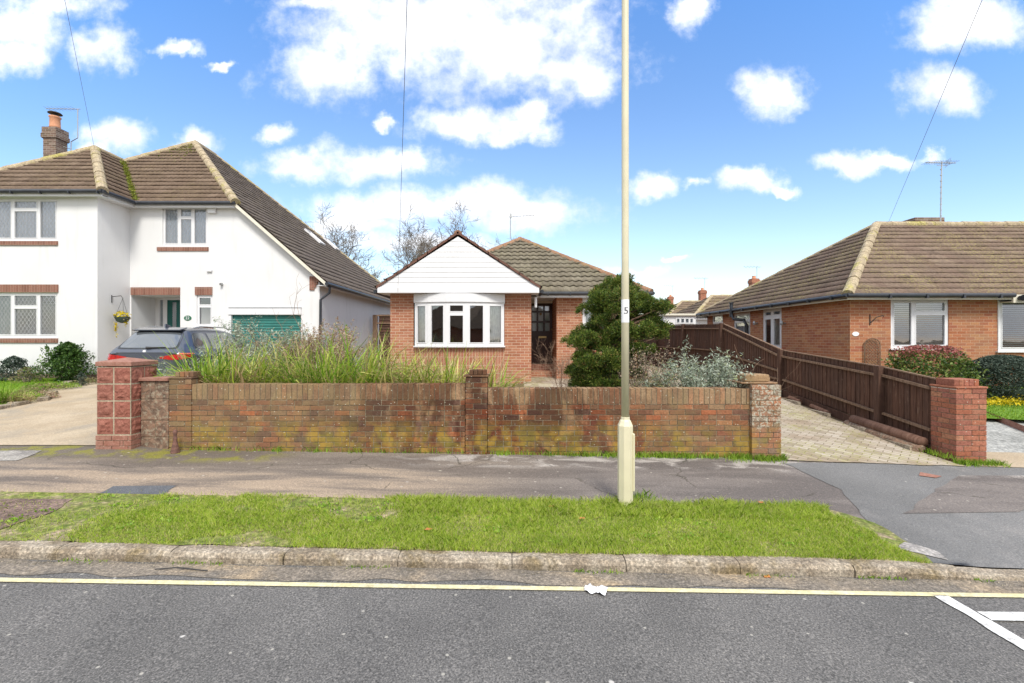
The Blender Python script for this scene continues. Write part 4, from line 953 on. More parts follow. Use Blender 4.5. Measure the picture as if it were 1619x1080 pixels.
for (p0,p1,q0,q1,nm) in ((249,330,397,391,'brick_sill'),(207.5,285,466.5,454.5,'brick_lintel'),(309,336,466.5,454,'brick_lintel')):
    MB().box(XX(p0,Y2),XX(p1,Y2),-.03,.03,ZZ(q0,Y2),ZZ(q1,Y2),Fb).build(nm,MAT['soldier_brown'],lh)
window(lh,Fa,*wt,[.325,.54,.81] if False else [.31,.565,.81],{2:.74},d=-.03,lattice=.11,back=[(0,1,'net')],backd=.06)
window(lh,Fa,*wl,[.31,.565,.81],{2:.68},d=-.03,lattice=.11,back=[(0,.56,'greencurtain')],backd=.12)
window(lh,Fb,*uw,[.36,.66],{1:.72},d=-.03,fw=.05,lattice=.10,back=[(0,1,'net')],backd=.06)
window(lh,Fb,*sw_,[],{0:.66},d=-.03,fw=.05,sill='upvc',back=None)
MB().box(XX(309,Y2),XX(337,Y2),-.02,.04,ZZ(520,Y2),ZZ(517.5,Y2),Fb).build('brick_sill',MAT['soldier_brown'],lh)
# porch back: frame, side light, green door
Fp=FR((0,pb,0),(1,0,0)); pxx=lambda p:XX(p,pb)
f=MB(); x0=pxx(250); 
for a,b in ((250,252.5),(258,264.5)): f.box(pxx(a),pxx(b),-.05,.01,zb,po[3],Fp)
f.box(pxx(252.5),pxx(258),-.05,.01,zb,zb+.1,Fp); f.box(pxx(264.5),pxx(300),-.05,.01,po[3]-.06,po[3],Fp); f.box(pxx(252.5),pxx(258),-.05,.01,po[3]-.06,po[3],Fp); f.build('porch_frame',MAT['upvc'],lh)
MB().box(pxx(252.6),pxx(257.9),-.04,-.03,zb+.1,po[3]-.06,Fp).build('side_light',MAT['carglass'],lh)
d_=MB(); d_.box(pxx(264.5),pxx(300),-.05,-.0,zb,po[3]-.065,Fp); dd=d_.build('front_door',MAT['greenpaint'],lh)
MB().box(pxx(273),pxx(279),0,.006,ZZ(520,pb),ZZ(478,pb),Fp).build('pane',MAT['carglass'],dd)
MB().box(pxx(264.5),pxx(300),0,.008,ZZ(521,pb)-.04,ZZ(521,pb),Fp).build('handle',MAT['metal'],dd)
# number plaque
cxp,czp=XX(297,Y2),ZZ(503,Y2); mb=MB(); mb.v=[(cxp+.115*math.cos(t*math.pi/12),Y2-.012,czp+.08*math.sin(t*math.pi/12)) for t in range(24)]+[(cxp+.115*math.cos(t*math.pi/12),Y2,czp+.08*math.sin(t*math.pi/12)) for t in range(24)]
mb.f=[tuple(range(24))]+[(t,(t+1)%24,(t+1)%24+24,t+24) for t in range(24)]; plq=mb.build('number_plaque',MAT['green_ink'],lh)
text('numerals','22',.125,Matrix.Translation((cxp,Y2-.018,czp)),MAT['label'],plq)
# garage door
mb=MB(); z=gd[2]; 
while z<gd[3]-.02:
    mb.quad((gd[0],-.07,z),(gd[1],-.07,z),(gd[1],-.045,z+.06),(gd[0],-.045,z+.06),Fb); mb.quad((gd[0],-.045,z+.06),(gd[1],-.045,z+.06),(gd[1],-.07,z+.085),(gd[0],-.07,z+.085),Fb); z+=.085
mb.build('garage_door',MAT['garagegreen'],lh)
mb=MB(); mb.box(XX(362,Y2),XX(476.5,Y2),.0,.05,ZZ(497.5,Y2),ZZ(487,Y2),Fb); mb.box(XX(362,Y2),gd[0],.0,.02,zb,ZZ(497.5,Y2),Fb); mb.build('garage_frame',MAT['upvc'],lh)
MB().box(XX(363,Y2),XX(477,Y2),.0,.06,ZZ(487.2,Y2),ZZ(486,Y2),Fb).build('garage_drip_rail',MAT['metal'],lh)
# brick kneeler at the verge foot
mb=MB(); 
for i in range(5): mb.box(-6.14+i*.0,-5.92+.05*(4-i)*.9,Y2-.035,Y2+.05,3.02+i*.075+.0,3.09+i*.075) if False else mb.box(XX(490,Y2),XX(508-(4-i)*2.6,Y2),Y2-.035,Y2+.05,ZZ(459,Y2)+i*.085,ZZ(459,Y2)+i*.085+.084)
mb.build('brick_kneeler',MAT['soldier_brown'],lh)
# soffits, fascias, gutters
f=MB(); f.box(-19,-11.45,12.70,12.73,ze-.16,ze-.02); f.box(-19,-11.45,12.73,Y1,ze-.14,ze-.12); f.box(-11.48,-11.45,12.73,13.83,ze-.16,ze-.02); f.box(XC,-11.48,Y1,Y2,ze-.14,ze-.12); f.box(-11.45,-8.42,13.80,13.83,ze-.16,ze-.02); f.box(-11.45,-8.42,13.83,Y2,ze-.14,ze-.12)
f.box(-5.70,-5.67,13.85,25,3.2,3.34); f.box(-5.92,-5.70,13.85,25,3.22,3.24); f.build('fascia',MAT['upvc'],lh)
vbm=MB(); a=Vector((-5.62,13.78,3.30)); b=Vector((-8.42,13.78,5.74)); vbm.prism([a,b,b+Vector((0,0,-.11)),a+Vector((0,0,-.11))],(0,.05,0)); vbm.build('verge_board',MAT['cream'],lh)
gt=MB(); gz_=ze-.04; gt.tube([(-19,12.64,gz_),(-11.38,12.64,gz_)],.055,10); gt.tube([(-11.38,12.62,gz_),(-11.38,13.74,gz_)],.055,10); gt.tube([(-11.40,13.74,gz_),(-8.36,13.74,gz_)],.055,10); gt.tube([(-5.60,13.75,3.27),(-5.60,25.2,3.27)],.06,10)
for i in range(9): gt.box(-17.9+i*.8,-17.87+i*.8,12.58,12.66,gz_-.075,gz_)
gt.tube([(-5.60,14.0,3.24),(-5.62,14.0,3.02),(-5.86,13.93,2.80),(-5.88,13.93,.35)],.04,10); gt.build('gutter',MAT['blackpl'],lh)
AP=(-12.37,17.77,9.25); AB_=(-12.37,18.9,9.25); WA=(-13.97,15.24,7.98)
T1=(.30,.3,.014,.042)
roof('roof',(-16.34,13.8,ze),(-8.4,13.8,ze),[(-16.34,13.8,ze),(-8.4,13.8,ze),AP],MAT['tile_l'],lh,*T1,seed=1)
roof('roof',(-5.65,13.8,3.33),(-5.65,25.6,3.33),[(-5.65,13.8,3.33),(-5.65,25.6,3.33),AB_,AP,(-8.4,13.8,5.75)],MAT['tile_side'],lh,*T1,seed=2)
roof('roof',(-16.5,12.7,ze),(-11.43,12.7,ze),[(-16.5,12.7,ze),(-11.43,12.7,ze),WA],MAT['tile_l'],lh,*T1,seed=3)
roof('roof',(-11.43,12.7,ze),(-11.43,17,ze),[(-11.43,12.7,ze),(-11.43,17,ze),(-13.97,17,7.98),WA],MAT['tile_l'],lh,*T1,seed=4)
roof('roof',(-16.5,17,ze),(-16.5,12.7,ze),[(-16.5,17,ze),(-16.5,12.7,ze),WA,(-13.97,17,7.98)],MAT['tile_l'],lh,*T1,seed=5)
roof('roof',(-19.1,22.9,3.33),(-19.1,13.8,3.33),[(-19.1,22.9,3.33),(-19.1,13.8,3.33),AP,AB_],MAT['tile_l'],lh,*T1,seed=6)
roof('roof',(-5.65,25.6,3.33),(-19.1,25.6,3.33),[(-5.65,25.6,3.33),(-19.1,25.6,3.33),AB_],MAT['tile_l'],lh,*T1,seed=7)
rc=MB(); ridge_chain(rc,(-8.36,13.76,ze),AP,.13); ridge_chain(rc,AP,AB_,.12); ridge_chain(rc,(-16.3,13.84,5.8),AP,.12); ridge_chain(rc,(-11.40,12.67,ze),WA,.13); ridge_chain(rc,(-16.5,12.7,ze),WA,.12); ridge_chain(rc,AB_,(-5.7,25.55,3.38),.10); ridge_chain(rc,WA,(-13.97,16.3,7.98),.12); rc.build('ridge_tiles',MAT['ridge'],lh)
# moss in the valley and at the apex
C=[]; a=Vector((-11.43,13.8,ze)); b=Vector((-13.97,16.33,7.98))
for i in range(2600): t=R.random(); C.append(tuple(a+(b-a)*t+Vector((R.gauss(0,.05),R.gauss(0,.05),.06+R.uniform(0,.03)))))
for i in range(700):
    t=abs(R.gauss(0,.16)); s_=R.uniform(-1,1); q=Vector(AP)+Vector((s_*.55-.0,-t*3,-t*2.6+.03+.03*R.random())); 
    if abs(q.x-AP[0])<t*3+.05: C.append(tuple(q))
leaves('valley_moss',C,.045,MAT['moss'],lh,aspect=1.4,kind='stuff')
# rooflights on the right slope
nrm=Vector((.88,0,1)).normalized(); dn=Vector((1,0,-.88)).normalized()
for yy,xx_ in ((19.6,-9.0),(22.0,-9.25)):
    base=Vector((xx_,yy,3.33+.88*(-xx_-5.65)))+nrm*.05; mb=MB()
    Mx=Matrix.Translation(base)@Matrix(((dn.x,0,nrm.x,0),(0,1,0,0),(dn.z,0,nrm.z,0),(0,0,0,1)))
    mb.box(0,.9,0,.04,0,.07,Mx); mb.box(0,.9,.50,.54,0,.07,Mx); mb.box(0,.04,.04,.50,0,.07,Mx); mb.box(.86,.9,.04,.50,0,.07,Mx); rl=mb.build('rooflight',MAT['upvc'],lh)
    MB().box(.04,.86,.04,.50,.01,.03,Mx).build('pane',MAT['carglass'],rl)
# chimney
cx0,cx1,cy0,cy1=-18.61,-18.04,18.0,18.5; cz1=ZZ(200,18)
mb=MB(); mb.box(cx0+.03,cx1-.03,cy0+.03,cy1+.0,3,cz1-.45); mb.box(cx0,cx1,cy0,cy1+.03,cz1-.45,cz1-.0); mb.box(cx0-.02,cx1+.02,cy0-.02,cy1+.05,cz1-.42,cz1-.25); ch=mb.build('chimney',MAT['brick_c'],lh)
pc=((cx0+cx1)/2,(cy0+cy1)/2,cz1); mb=MB(); mb.lathe(pc,[(.19,0),(.17,.12),(.16,.42),(.19,.46),(.19,.5),(.15,.5)],16); mb.build('chimney_pot',MAT['tan'],ch,smooth=True)
mb=MB(); mb.lathe(pc,[(.08,.5),(.08,.62)],10); mb.lathe((pc[0],pc[1],pc[2]+.60),[(.02,.0),(.23,.02),(.2,.06),(.04,.10)],16); mb.build('cowl',MAT['dmetal'],ch)
mb=MB(); xa=XX(123,18.3); mb.tube([(cx1,18.3,ZZ(232,18.3)),(XX(113,18.3),18.3,ZZ(236,18.3))],.015,5); mb.tube([(XX(112.5,18.3),18.3,ZZ(240,18.3)),(XX(112.5,18.3),18.3,ZZ(224,18.3)),(xa,18.3,ZZ(218,18.3)),(xa,18.3,ZZ(173,18.3))],.018,6); mb.tube([(XX(73,18.3),18.3,ZZ(172,18.3)),(XX(127,18.3),18.3,ZZ(172.5,18.3))],.016,5)
for i in range(8): x=XX(76+i*6,18.3); mb.tube([(x,18.1,ZZ(172,18.3)),(x,18.5,ZZ(172,18.3))],.006,4)
mb.build('television_aerial',MAT['metal'],ch)
# small fittings
mb=MB(); mb.box(XX(330,Y2),XX(343,Y2),0,.08,ZZ(338,Y2),ZZ(325,Y2),Fb); mb.build('alarm_box',MAT['upvc'],lh,bevel=.02)
mb=MB(); mb.box(XX(328,Y2),XX(336,Y2),0,.06,ZZ(430,Y2),ZZ(426,Y2),Fb); mb.build('vent_cover',MAT['upvc'],lh,bevel=.01)
mb=MB(); mb.tube([(XX(351,Y2),Y2,ZZ(449,Y2)),(XX(352,Y2),Y2-.1,ZZ(450,Y2))],.04,8); mb.build('security_light',MAT['metal'],lh)
mb=MB(); pz=ZZ(510,14.35); mb.box(po[0]+.0,po[0]+.06,14.3,14.5,pz-.1,pz+.12); 
mb=MB(); yy=14.55; mb.box(XX(236,pb-.06),XX(241.5,pb-.06),pb-.1,pb,ZZ(514,pb),ZZ(507,pb)); mb.build('letter_box',MAT['dmetal'],lh,bevel=.01)
# hanging basket
by=13.35; bxw=XC; mb=MB(); z0=ZZ(472,by); mb.tube([(bxw+.01,by,z0-.12),(bxw+.01,by,z0+.1)],.012,6); mb.tube([(bxw+.01,by,z0+.05),(bxw+.28,by,z0+.08),(bxw+.34,by,z0)],.010,6); mb.build('basket_bracket',MAT['dmetal'],lh)
hbk=thing('hanging_basket',(bxw+.32,by,z0-.65),'hanging basket of yellow trailing flowers on the white wall','hanging basket')
mb=MB(); mb.lathe((bxw+.32,by,z0-.72),[(.03,0),(.13,.04),(.18,.14),(.19,.18)],12); mb.build('basket',MAT['greyleaf'],hbk)
for k in range(3):
    t=k*2.1; MB().tube([(bxw+.32+.17*math.cos(t),by+.17*math.sin(t),z0-.54),(bxw+.33,by,z0)],.004,4).build('chain',MAT['dmetal'],hbk)
C=np.concatenate([shell(150,(bxw+.32,by,z0-.50),(.2,.2,.13)),shell(60,(bxw+.20,by-.08,z0-.9),(.05,.05,.38),.1),shell(40,(bxw+.42,by,z0-.7),(.06,.06,.15),.1)])
leaves('flowers',C,.07,MAT['yellowfl'],hbk)
C=shell(90,(bxw+.38,by,z0-.58),(.17,.17,.1)); leaves('foliage',C,.06,MAT['heather'],hbk)
# ================================================================== RIGHT HOUSE
rh=thing('brick_house',(11,14,.3),'red brick bungalow with mossy brown hipped roof and white blinds on the right','house')
YR=11.5; XR=8.54; zr=2.68; rb=.1; X2=XX(1577,11.5)
Ff=FR((0,YR,0),(1,0,0)); Fl=FR((XR,0,0),(0,-1,0)); rw=MB()
w1=(XX(1408.5,YR),XX(1500,YR),ZZ(551,YR),ZZ(473,YR))
wall(rw,Ff,XR,X2,rb,zr,[w1],.08)
w2=(XX(1577,11.1),XX(1577,11.1)+1.9,ZZ(555,11.1),ZZ(476,11.1)); Ff2=FR((0,11.1,0),(1,0,0)); wall(rw,Ff2,X2-.42,26,rb,zr,[w2],.03) if False else wall(rw,Ff,X2,26,rb,zr,[(X2+.0,X2+1.9,ZZ(555,YR),zr-.05)],.03)
def sY(px): return XR*F0/(px-CX)      # depth of a point on the side wall
def sh(p0,p1,q0,q1):                   # hole in side-wall coordinates u=-Y
    a,b=sY(p0),sY(p1); return (-a,-b,ZZ(q1,(a+b)/2),ZZ(q0,(a+b)/2))
dr_=sh(1205.5,1235.5,487,551); wb=sh(1160,1186,495,533); wc=sh(1126,1143,497,524)
wall(rw,Fl,-19.9,-YR,rb,zr,[dr_,wb,wc],.08)
rw.quad((XR,19.9,rb),(26,19.9,rb),(26,19.9,zr),(XR,19.9,zr)); rw.quad((26,YR,rb),(26,19.9,rb),(26,19.9,zr),(26,YR,zr)); rw.build('wall',MAT['brick_b'],rh)
window(rh,Ff,*w1,[.40],{1:.72},d=-.02,fw=.07,sill='upvc',blind=True)
window(rh,Ff,X2,X2+1.9,ZZ(555,YR),zr-.05,[.45],{1:.75},d=.02,fw=.07,sill='upvc',blind=True)
window(rh,Fl,*wb,[],{0:.66},d=-.03,fw=.07,back=[(0,1,'net')]); window(rh,Fl,*wc,[],{0:.5},d=-.03,fw=.07,back=[(0,1,'net')])
window(rh,Fl,*dr_,[.5],{0:.78,1:.78},d=-.03,fw=.1,back=[(0,1,'curtain')],backd=.3,lab='white glazed double door with a fan light')
ez=2.71; E0=(8.26,11.2,ez); ap=(11.75,14.69,5.29)
roof('roof',E0,(26.5,11.2,ez),[E0,(26.5,11.2,ez),(26.5,14.69,5.29),ap],MAT['tile_r'],rh,.27,.3,.012,.038,seed=1)
roof('roof',(8.26,20.2,ez),E0,[(8.26,20.2,ez),E0,ap],MAT['tile_r'],rh,.27,.3,.012,.038,seed=2)
roof('roof',(26.5,20.2,ez),(8.26,20.2,ez),[(26.5,20.2,ez),(8.26,20.2,ez),ap,(26.5,14.69,5.29)],MAT['tile_r'],rh,.27,.3,.012,.038,seed=3)
rc=MB(); ridge_chain(rc,E0,ap,.13); ridge_chain(rc,ap,(26.5,14.69,5.29),.12); ridge_chain(rc,(8.26,20.2,ez),ap,.08); rc.build('ridge_tiles',MAT['ridge'],rh)
gt=MB(); gt.tube([(8.2,11.14,ez-.04),(X2+.03,11.14,ez-.04)],.055,10); gt.tube([(8.2,11.12,ez-.04),(8.2,20.2,ez-.04)],.055,10); gt.tube([(X2+.12,11.1,ez-.11),(26.5,11.1,ez-.11)],.055,10)
for i in range(10): gt.box(8.12,8.2,11.6+i*.9,11.66+i*.9,ez-.11,ez-.02)
for i in range(5): gt.box(9.2+i*.9,9.25+i*.9,11.07,11.14,ez-.11,ez-.02)
gt.tube([(X2+.12,11.03,ez-.11),(X2+.2,11.04,ez-.11)],.075,10); gt.build('gutter',MAT['blackpl'],rh)
ys_=sY(1178); gt=MB(); gt.lathe((8.18,ys_+.3,ez-.05),[(.06,-.25),(.06,.25),(.08,.26),(.08,.3)],12); gt.tube([(8.18,ys_+.3,ez-.2),(8.2,ys_+.15,ez-.38),(8.44,ys_-.1,ez-.42),(8.46,ys_-.25,ez-.6),(8.46,ys_-.25,.2)],.055,10); gt.build('soil_pipe',MAT['blackpl'],rh)
f=MB(); f.box(8.26,X2+.03,11.2,11.22,ez-.14,ez-.02); f.box(8.26,X2,11.22,YR,ez-.12,ez-.10); f.box(8.26,8.28,11.22,20.2,ez-.14,ez-.02); f.box(8.28,XR,11.5,20.2,ez-.12,ez-.10); f.box(X2+.03,26.5,11.16,11.2,ez-.22,ez-.02); f.box(X2+.03,26.5,11.2,YR,ez-.20,ez-.18); f.build('fascia',MAT['cream'],rh)
c0=P(1435,354,16.2); c1=P(1481,354,16.2); mb=MB(); mb.box(c0[0],c1[0],15.9,16.7,4.3,ZZ(343.5,15.9)); mb.build('chimney',MAT['brick_c'],rh,bevel=.01)
mb=MB(); Ya=15.6; xa=XX(1488,Ya); mb.tube([(XX(1486.5,Ya),Ya,5.0),(xa+.02,Ya,ZZ(255,Ya))],.022,6); za=ZZ(257,Ya); mb.tube([(XX(1463,Ya),Ya,za),(XX(1511,Ya),Ya,za-.02)],.014,5)
for i in range(12): x=XX(1464+i*4.1,Ya); mb.tube([(x,Ya-.18,za),(x,Ya+.18,za)],.006,4)
for i in range(5): mb.tube([(XX(1495,Ya),Ya-.2,za-.09+i*.045),(XX(1503,Ya),Ya+.2,za-.09+i*.045)],.006,4)
for i in range(9): mb.lathe((xa-.01,Ya,za-.25-i*.2),[(.028,0),(.028,.03)],6)
mb.tube([(xa-.15,Ya,za-.1),(xa+.2,Ya,za-.1)],.01,4); mb.build('television_aerial',MAT['metal'],rh)
for p_ in (1198,1242):
    y_=sY(p_); mb=MB(); z_=ZZ(511,y_); mb.tube([(XR,y_,z_),(XR-.12,y_,z_)],.03,8); mb.lathe((XR-.12,y_,z_-.06),[(.04,0),(.05,.06),(.03,.13)],8); mb.build('wall_light',MAT['metal'],rh)
y_=sY(1118); MB().box(XR-.18,XR,y_-.12,y_+.12,ZZ(500,y_)-.06,ZZ(500,y_)+.06).build('flood_light',MAT['dmetal'],rh)
cxp,czp=XX(1352.5,YR),ZZ(528,YR); mb=MB(); mb.v=[(cxp+.085*math.cos(t*math.pi/12),YR-.012,czp+.055*math.sin(t*math.pi/12)) for t in range(24)]+[(cxp+.085*math.cos(t*math.pi/12),YR,czp+.055*math.sin(t*math.pi/12)) for t in range(24)]
mb.f=[tuple(range(24))]+[(t,(t+1)%24,(t+1)%24+24,t+24) for t in range(24)]; mb.build('number_plaque',MAT['label'],rh)
mb=MB(); xb=XX(1375,YR); mb.tube([(xb,YR-.01,ZZ(514,YR)),(xb,YR-.01,ZZ(497,YR))],.012,6); mb.tube([(xb,YR-.01,ZZ(511,YR)),(xb+.12,YR-.06,ZZ(502,YR)),(xb+.26,YR-.1,ZZ(499,YR)),(xb+.27,YR-.1,ZZ(502,YR))],.01,6); mb.build('basket_bracket',MAT['dmetal'],rh)
tr=MB(); ta,tb,tc=XX(1364.5,YR),XX(1389,YR),ZZ(578,YR); tt=ZZ(545,YR); rad=(tb-ta)/2; mid=(ta+tb)/2; y0=YR-.05
pts_=[(ta,y0,tc),(ta,y0,tt)]+[(mid-rad*math.cos(t*math.pi/10),y0,tt+rad*.8*math.sin(t*math.pi/10)) for t in range(1,10)]+[(tb,y0,tt),(tb,y0,tc)]
tr.tube(pts_,.013,6)
def inside(x,z): return ta<x<tb and tc<z<(tt+rad*.8*math.sqrt(max(0,1-((x-mid)/rad)**2)))
for s in (-1,1):
    for k in range(-14,20):
        a=None
        for t in np.arange(0,1.4,.01):
            x=(ta if s>0 else tb)+s*t; z=tc+k*.075+t
            ins=inside(x,z)
            if ins and a is None: a=(x,y0-.006*s,z)
            if (not ins) and a is not None: tr.tube([a,(x,y0-.006*s,z)],.006,4); a=None; break
meta(tr.build('trellis',MAT['fence_r'],origin=(mid,y0,tc)),'small arched wooden lattice trellis against the right hand brick wall','trellis')
# ================================================================== FENCE
fn=thing('closeboard_fence',(6.4,12,.1),'long dark brown closeboard fence stepping up beside the brick paved drive','fence')
FX=6.42; ns=[(6.9,1.0),(7.9,1.12),(10.8,1.335),(13.85,2.07),(16.95,2.14),(20.1,2.2),(23.2,2.22),(26.3,2.22),(29.4,2.24)]
for (y,z) in ns[1:]:
    g0=G(6.4,y); mb=MB(); mb.box(FX-.10,FX+.01,y-.055,y+.055,g0-.1,z+.015); mb.build('post',MAT['fence'],fn,bevel=.006)
for (ya,za),(yb,zb_) in zip(ns,ns[1:]):
    b=MB(); y=ya+(.055 if ya>7 else 0); L=yb-ya; k=0
    while y<yb-.055:
        ye=min(y+.125,yb-.05); t0,t1=(y-ya)/L,(ye-ya)/L; z0,z1=za+(zb_-za)*t0,za+(zb_-za)*t1; g0,g1=G(6.4,y)+.12,G(6.4,ye)+.12; jx=R.uniform(-.003,.003)
        A=[(FX+jx,y,g0),(FX+jx+.012,ye+.01,g1),(FX+jx+.012,ye+.01,z1-.02),(FX+jx,y,z0-.02)]
        b.prism(A,(.014,0,0)); y+=.1125; k+=1
    pn=b.build('board_panel',MAT['fence'],fn)
    def rail(f0,f1,th=.04,dp=.05,pr=fn):
        mb=MB(); a=Vector((FX-dp,ya+.055,f0)); c=Vector((FX-dp,yb-.055,f1)); mb.prism([a,c,c+Vector((0,0,th)),a+Vector((0,0,th*1.0))],(dp-.002,0,0)); return mb.build('rail',MAT['fence_r'],fn)
    rail(za-.17,zb_-.17); 
    lo=lambda y,z:(G(6.4,y)+.12)*.5+z*.5-.02
    if za>1.2 and zb_>1.9 and za<1.5: rail(.66+.15,1.16)   # middle rail of the ramped bay
    if za>1.9: rail(1.22,1.25); 
    rail(G(6.4,ya)+.33,G(6.4,yb)+.33)
    cpb=MB(); a=Vector((FX-.012,ya,za-.015)); c=Vector((FX-.012,yb,zb_-.015)); cpb.prism([a,c,c+Vector((0,0,.02)),a+Vector((0,0,.02))],(.05,0,0)); cpb.build('capping',MAT['fence_r'],fn)
    gbm=MB(); a=Vector((FX-.03,ya+.055,G(6.4,ya)-.06)); c=Vector((FX-.03,yb-.055,G(6.4,yb)-.06)); gbm.prism([a,c,c+Vector((0,0,.17)),a+Vector((0,0,.17))],(.03,0,0)); gbm.build('gravel_board',MAT['fence'],fn)
# low edging and log beside drive
mb=MB(); y=6.98
while y<15.5:
    z=G(6.1,y+.4)+.03; mb.box(6.10,6.17,y,y+.9,z-.12,z+R.uniform(.0,.015)); y+=.915
meta(mb.build('edging',MAT['kerb'],origin=(6.13,10,.1)),'weathered concrete edging between the brick paved drive and the brown fence','edging')
mb=MB(); A=Vector((6.26,6.92,G(6.2,6.92)+.16)); B=Vector((6.22,8.3,G(6.2,8.3)+.12)); mb.tube([A,A*.6+B*.4,B],[.075,.082,.08],14); meta(mb.build('log',MAT['logwood'],origin=(6.24,7.6,0),smooth=True),'brown round timber log lying at the fence foot beside the pier','log')
mb=MB(); A=Vector((6.22,6.92,G(6.2,6.92)+.03)); B=Vector((6.18,8.4,G(6.2,8.4)+.0)); mb.tube([A,B],[.09,.08],10); meta(mb.build('log',MAT['oldstone'],origin=(6.2,7.6,-.1),smooth=True),'lichen covered lower timber sleeper under the brown log','log')
mb=MB(); 
for y,l in ((9.0,.5),(9.9,.35),(10.7,.5)): mb.tube([(6.27,y,G(6,y)+.03),(6.25,y+l,G(6,y+l)+.05)],.05,8)
meta(mb.build('broken_timbers',MAT['logwood'],origin=(6.26,9.8,.1)),'row of short rotten timber pieces along the fence foot','timber')
# side gate between the houses
yg=19.0; sgz=ZZ(498,yg); sg=thing('side_gate',(-4.5,yg,.4),'dark wooden panel gate between the white house and the gabled bungalow','gate')
mb=MB(); z=.45
while z<sgz-.05: mb.quad((-5.55,yg-.02,z),(-3.1,yg-.02,z),(-3.1,yg+.01,z+.13),(-5.55,yg+.01,z+.13)); z+=.12
mb.build('panel',MAT['fence'],sg); mb=MB(); mb.box(-5.8,-5.62,yg-.06,yg+.06,.3,sgz); mb.build('post',MAT['fence_r'],sg); mb=MB(); mb.box(-5.62,-3.1,yg-.04,yg-.0,sgz-.05,sgz); mb.box(-5.62,-3.1,yg-.05,yg-.02,sgz-.38,sgz-.32); mb.build('rail',MAT['fence_r'],sg)
# ================================================================== FAR HOUSES
def hip_house(x0,y0,t,eave,rz_,wid,dep,label,wallm,chim):
    h=thing('distant_house',(x0+3,y0+2,.4),label,'house','distant houses beyond the fence')
    w=MB(); w.box(x0+.3,x0+wid,y0+.3,y0+dep,.2,eave); w.build('wall',MAT[wallm],h)
    ap_=(x0+t,y0+t,rz_); E=(x0,y0,eave)
    roof('roof',E,(x0+wid,y0,eave),[E,(x0+wid,y0,eave),(x0+wid,y0+t,rz_),ap_],MAT['tile_r'],h,.34,.6,.012,.04)
    roof('roof',(x0,y0+dep,eave),E,[(x0,y0+dep,eave),E,ap_],MAT['tile_r'],h,.34,.6,.012,.04)
    roof('roof',(x0+wid,y0+dep,eave),(x0,y0+dep,eave),[(x0+wid,y0+dep,eave),(x0,y0+dep,eave),ap_,(x0+wid,y0+t,rz_)],MAT['tile_r'],h,.34,.6,.012,.04)
    rc=MB(); ridge_chain(rc,E,ap_,.12,.6); ridge_chain(rc,ap_,(x0+wid,y0+t,rz_),.12,.6); rc.build('ridge_tiles',MAT['ridge'],h)
    g=MB(); g.box(x0-.05,x0+wid,y0-.08,y0,eave-.1,eave-.0); g.box(x0-.08,x0,y0,y0+dep,eave-.1,eave); g.build('gutter',MAT['blackpl'],h)
    f=MB(); f.box(x0,x0+wid,y0,y0+.3,eave-.2,eave-.1); f.build('fascia',MAT['upvc'],h)
    Fx=FR((0,y0+.3,0),(1,0,0))
    for i in range(2): window(h,Fx,x0+.9+i*3.4,x0+2.6+i*3.4,eave-1.3,eave-.22,[.5],{0:.7},d=.02,fw=.07,back=[(0,1,'net')])
    (cx_,cy_,cw,top,ae)=chim; m=MB(); m.box(cx_-cw/2,cx_+cw/2,cy_-cw/2,cy_+cw/2,eave,top); m.box(cx_-cw/2-.04,cx_+cw/2+.04,cy_-cw/2-.04,cy_+cw/2+.04,top-.3,top-.1)
    c=m.build('chimney',MAT['brick_d'],h); m=MB(); m.lathe((cx_,cy_,top),[(.13,0),(.11,.18),(.13,.2)],10); m.build('chimney_pot',MAT['tan'],c)
    m=MB(); m.tube([(cx_+.2,cy_,top-.2),(cx_+.2,cy_,ae)],.02,5); m.tube([(cx_-.7,cy_,ae),(cx_+.5,cy_,ae)],.015,4)
    for i in range(5): m.tube([(cx_-.6+i*.22,cy_-.2,ae-.1),(cx_-.6+i*.22,cy_+.2,ae+.1)],.01,4)
    m.build('television_aerial',MAT['metal'],c); return h
hip_house(11.2,28,1.92,3.0,4.43,12,6,'nearest distant house with brown hipped roof beyond the brown fence','clad',(XX(1192,31),31,.5,ZZ(441,31),ZZ(422,31)))
hip_house(12.3,36,1.8,3.45,4.72,9,6,'middle distant house with mossy roof and red chimney beyond the fence','clad',(XX(1110.5,38),38,.5,ZZ(459,38),ZZ(440,38)))
hip_house(14.1,46,2.0,3.9,5.2,9,6,'farthest small house with narrow chimney beside the dark conifer','clad',(XX(1060,48),48,.5,ZZ(469,48),ZZ(452,48)))
# white garden room behind fence
gr_=thing('garden_room',(10.5,25,.4),'low white building with windows just above the far end of the brown fence','building')
m=MB(); xa,xb=XX(1050,25),XX(1100,25); m.box(xa,xb,25,28,.3,ZZ(499,25)); m.build('wall',MAT['clad'],gr_)
Fx=FR((0,25,0),(1,0,0)); window(gr_,Fx,XX(1068,25),XX(1097,25),ZZ(512,25),ZZ(502,25)+.0,[.25,.5,.75],d=.03,fw=.05)
m=MB(); m.box(xa-.1,xb+.1,24.85,28.1,ZZ(499,25)+.003,ZZ(496,25)); m.build('roof',MAT['cream'],gr_)
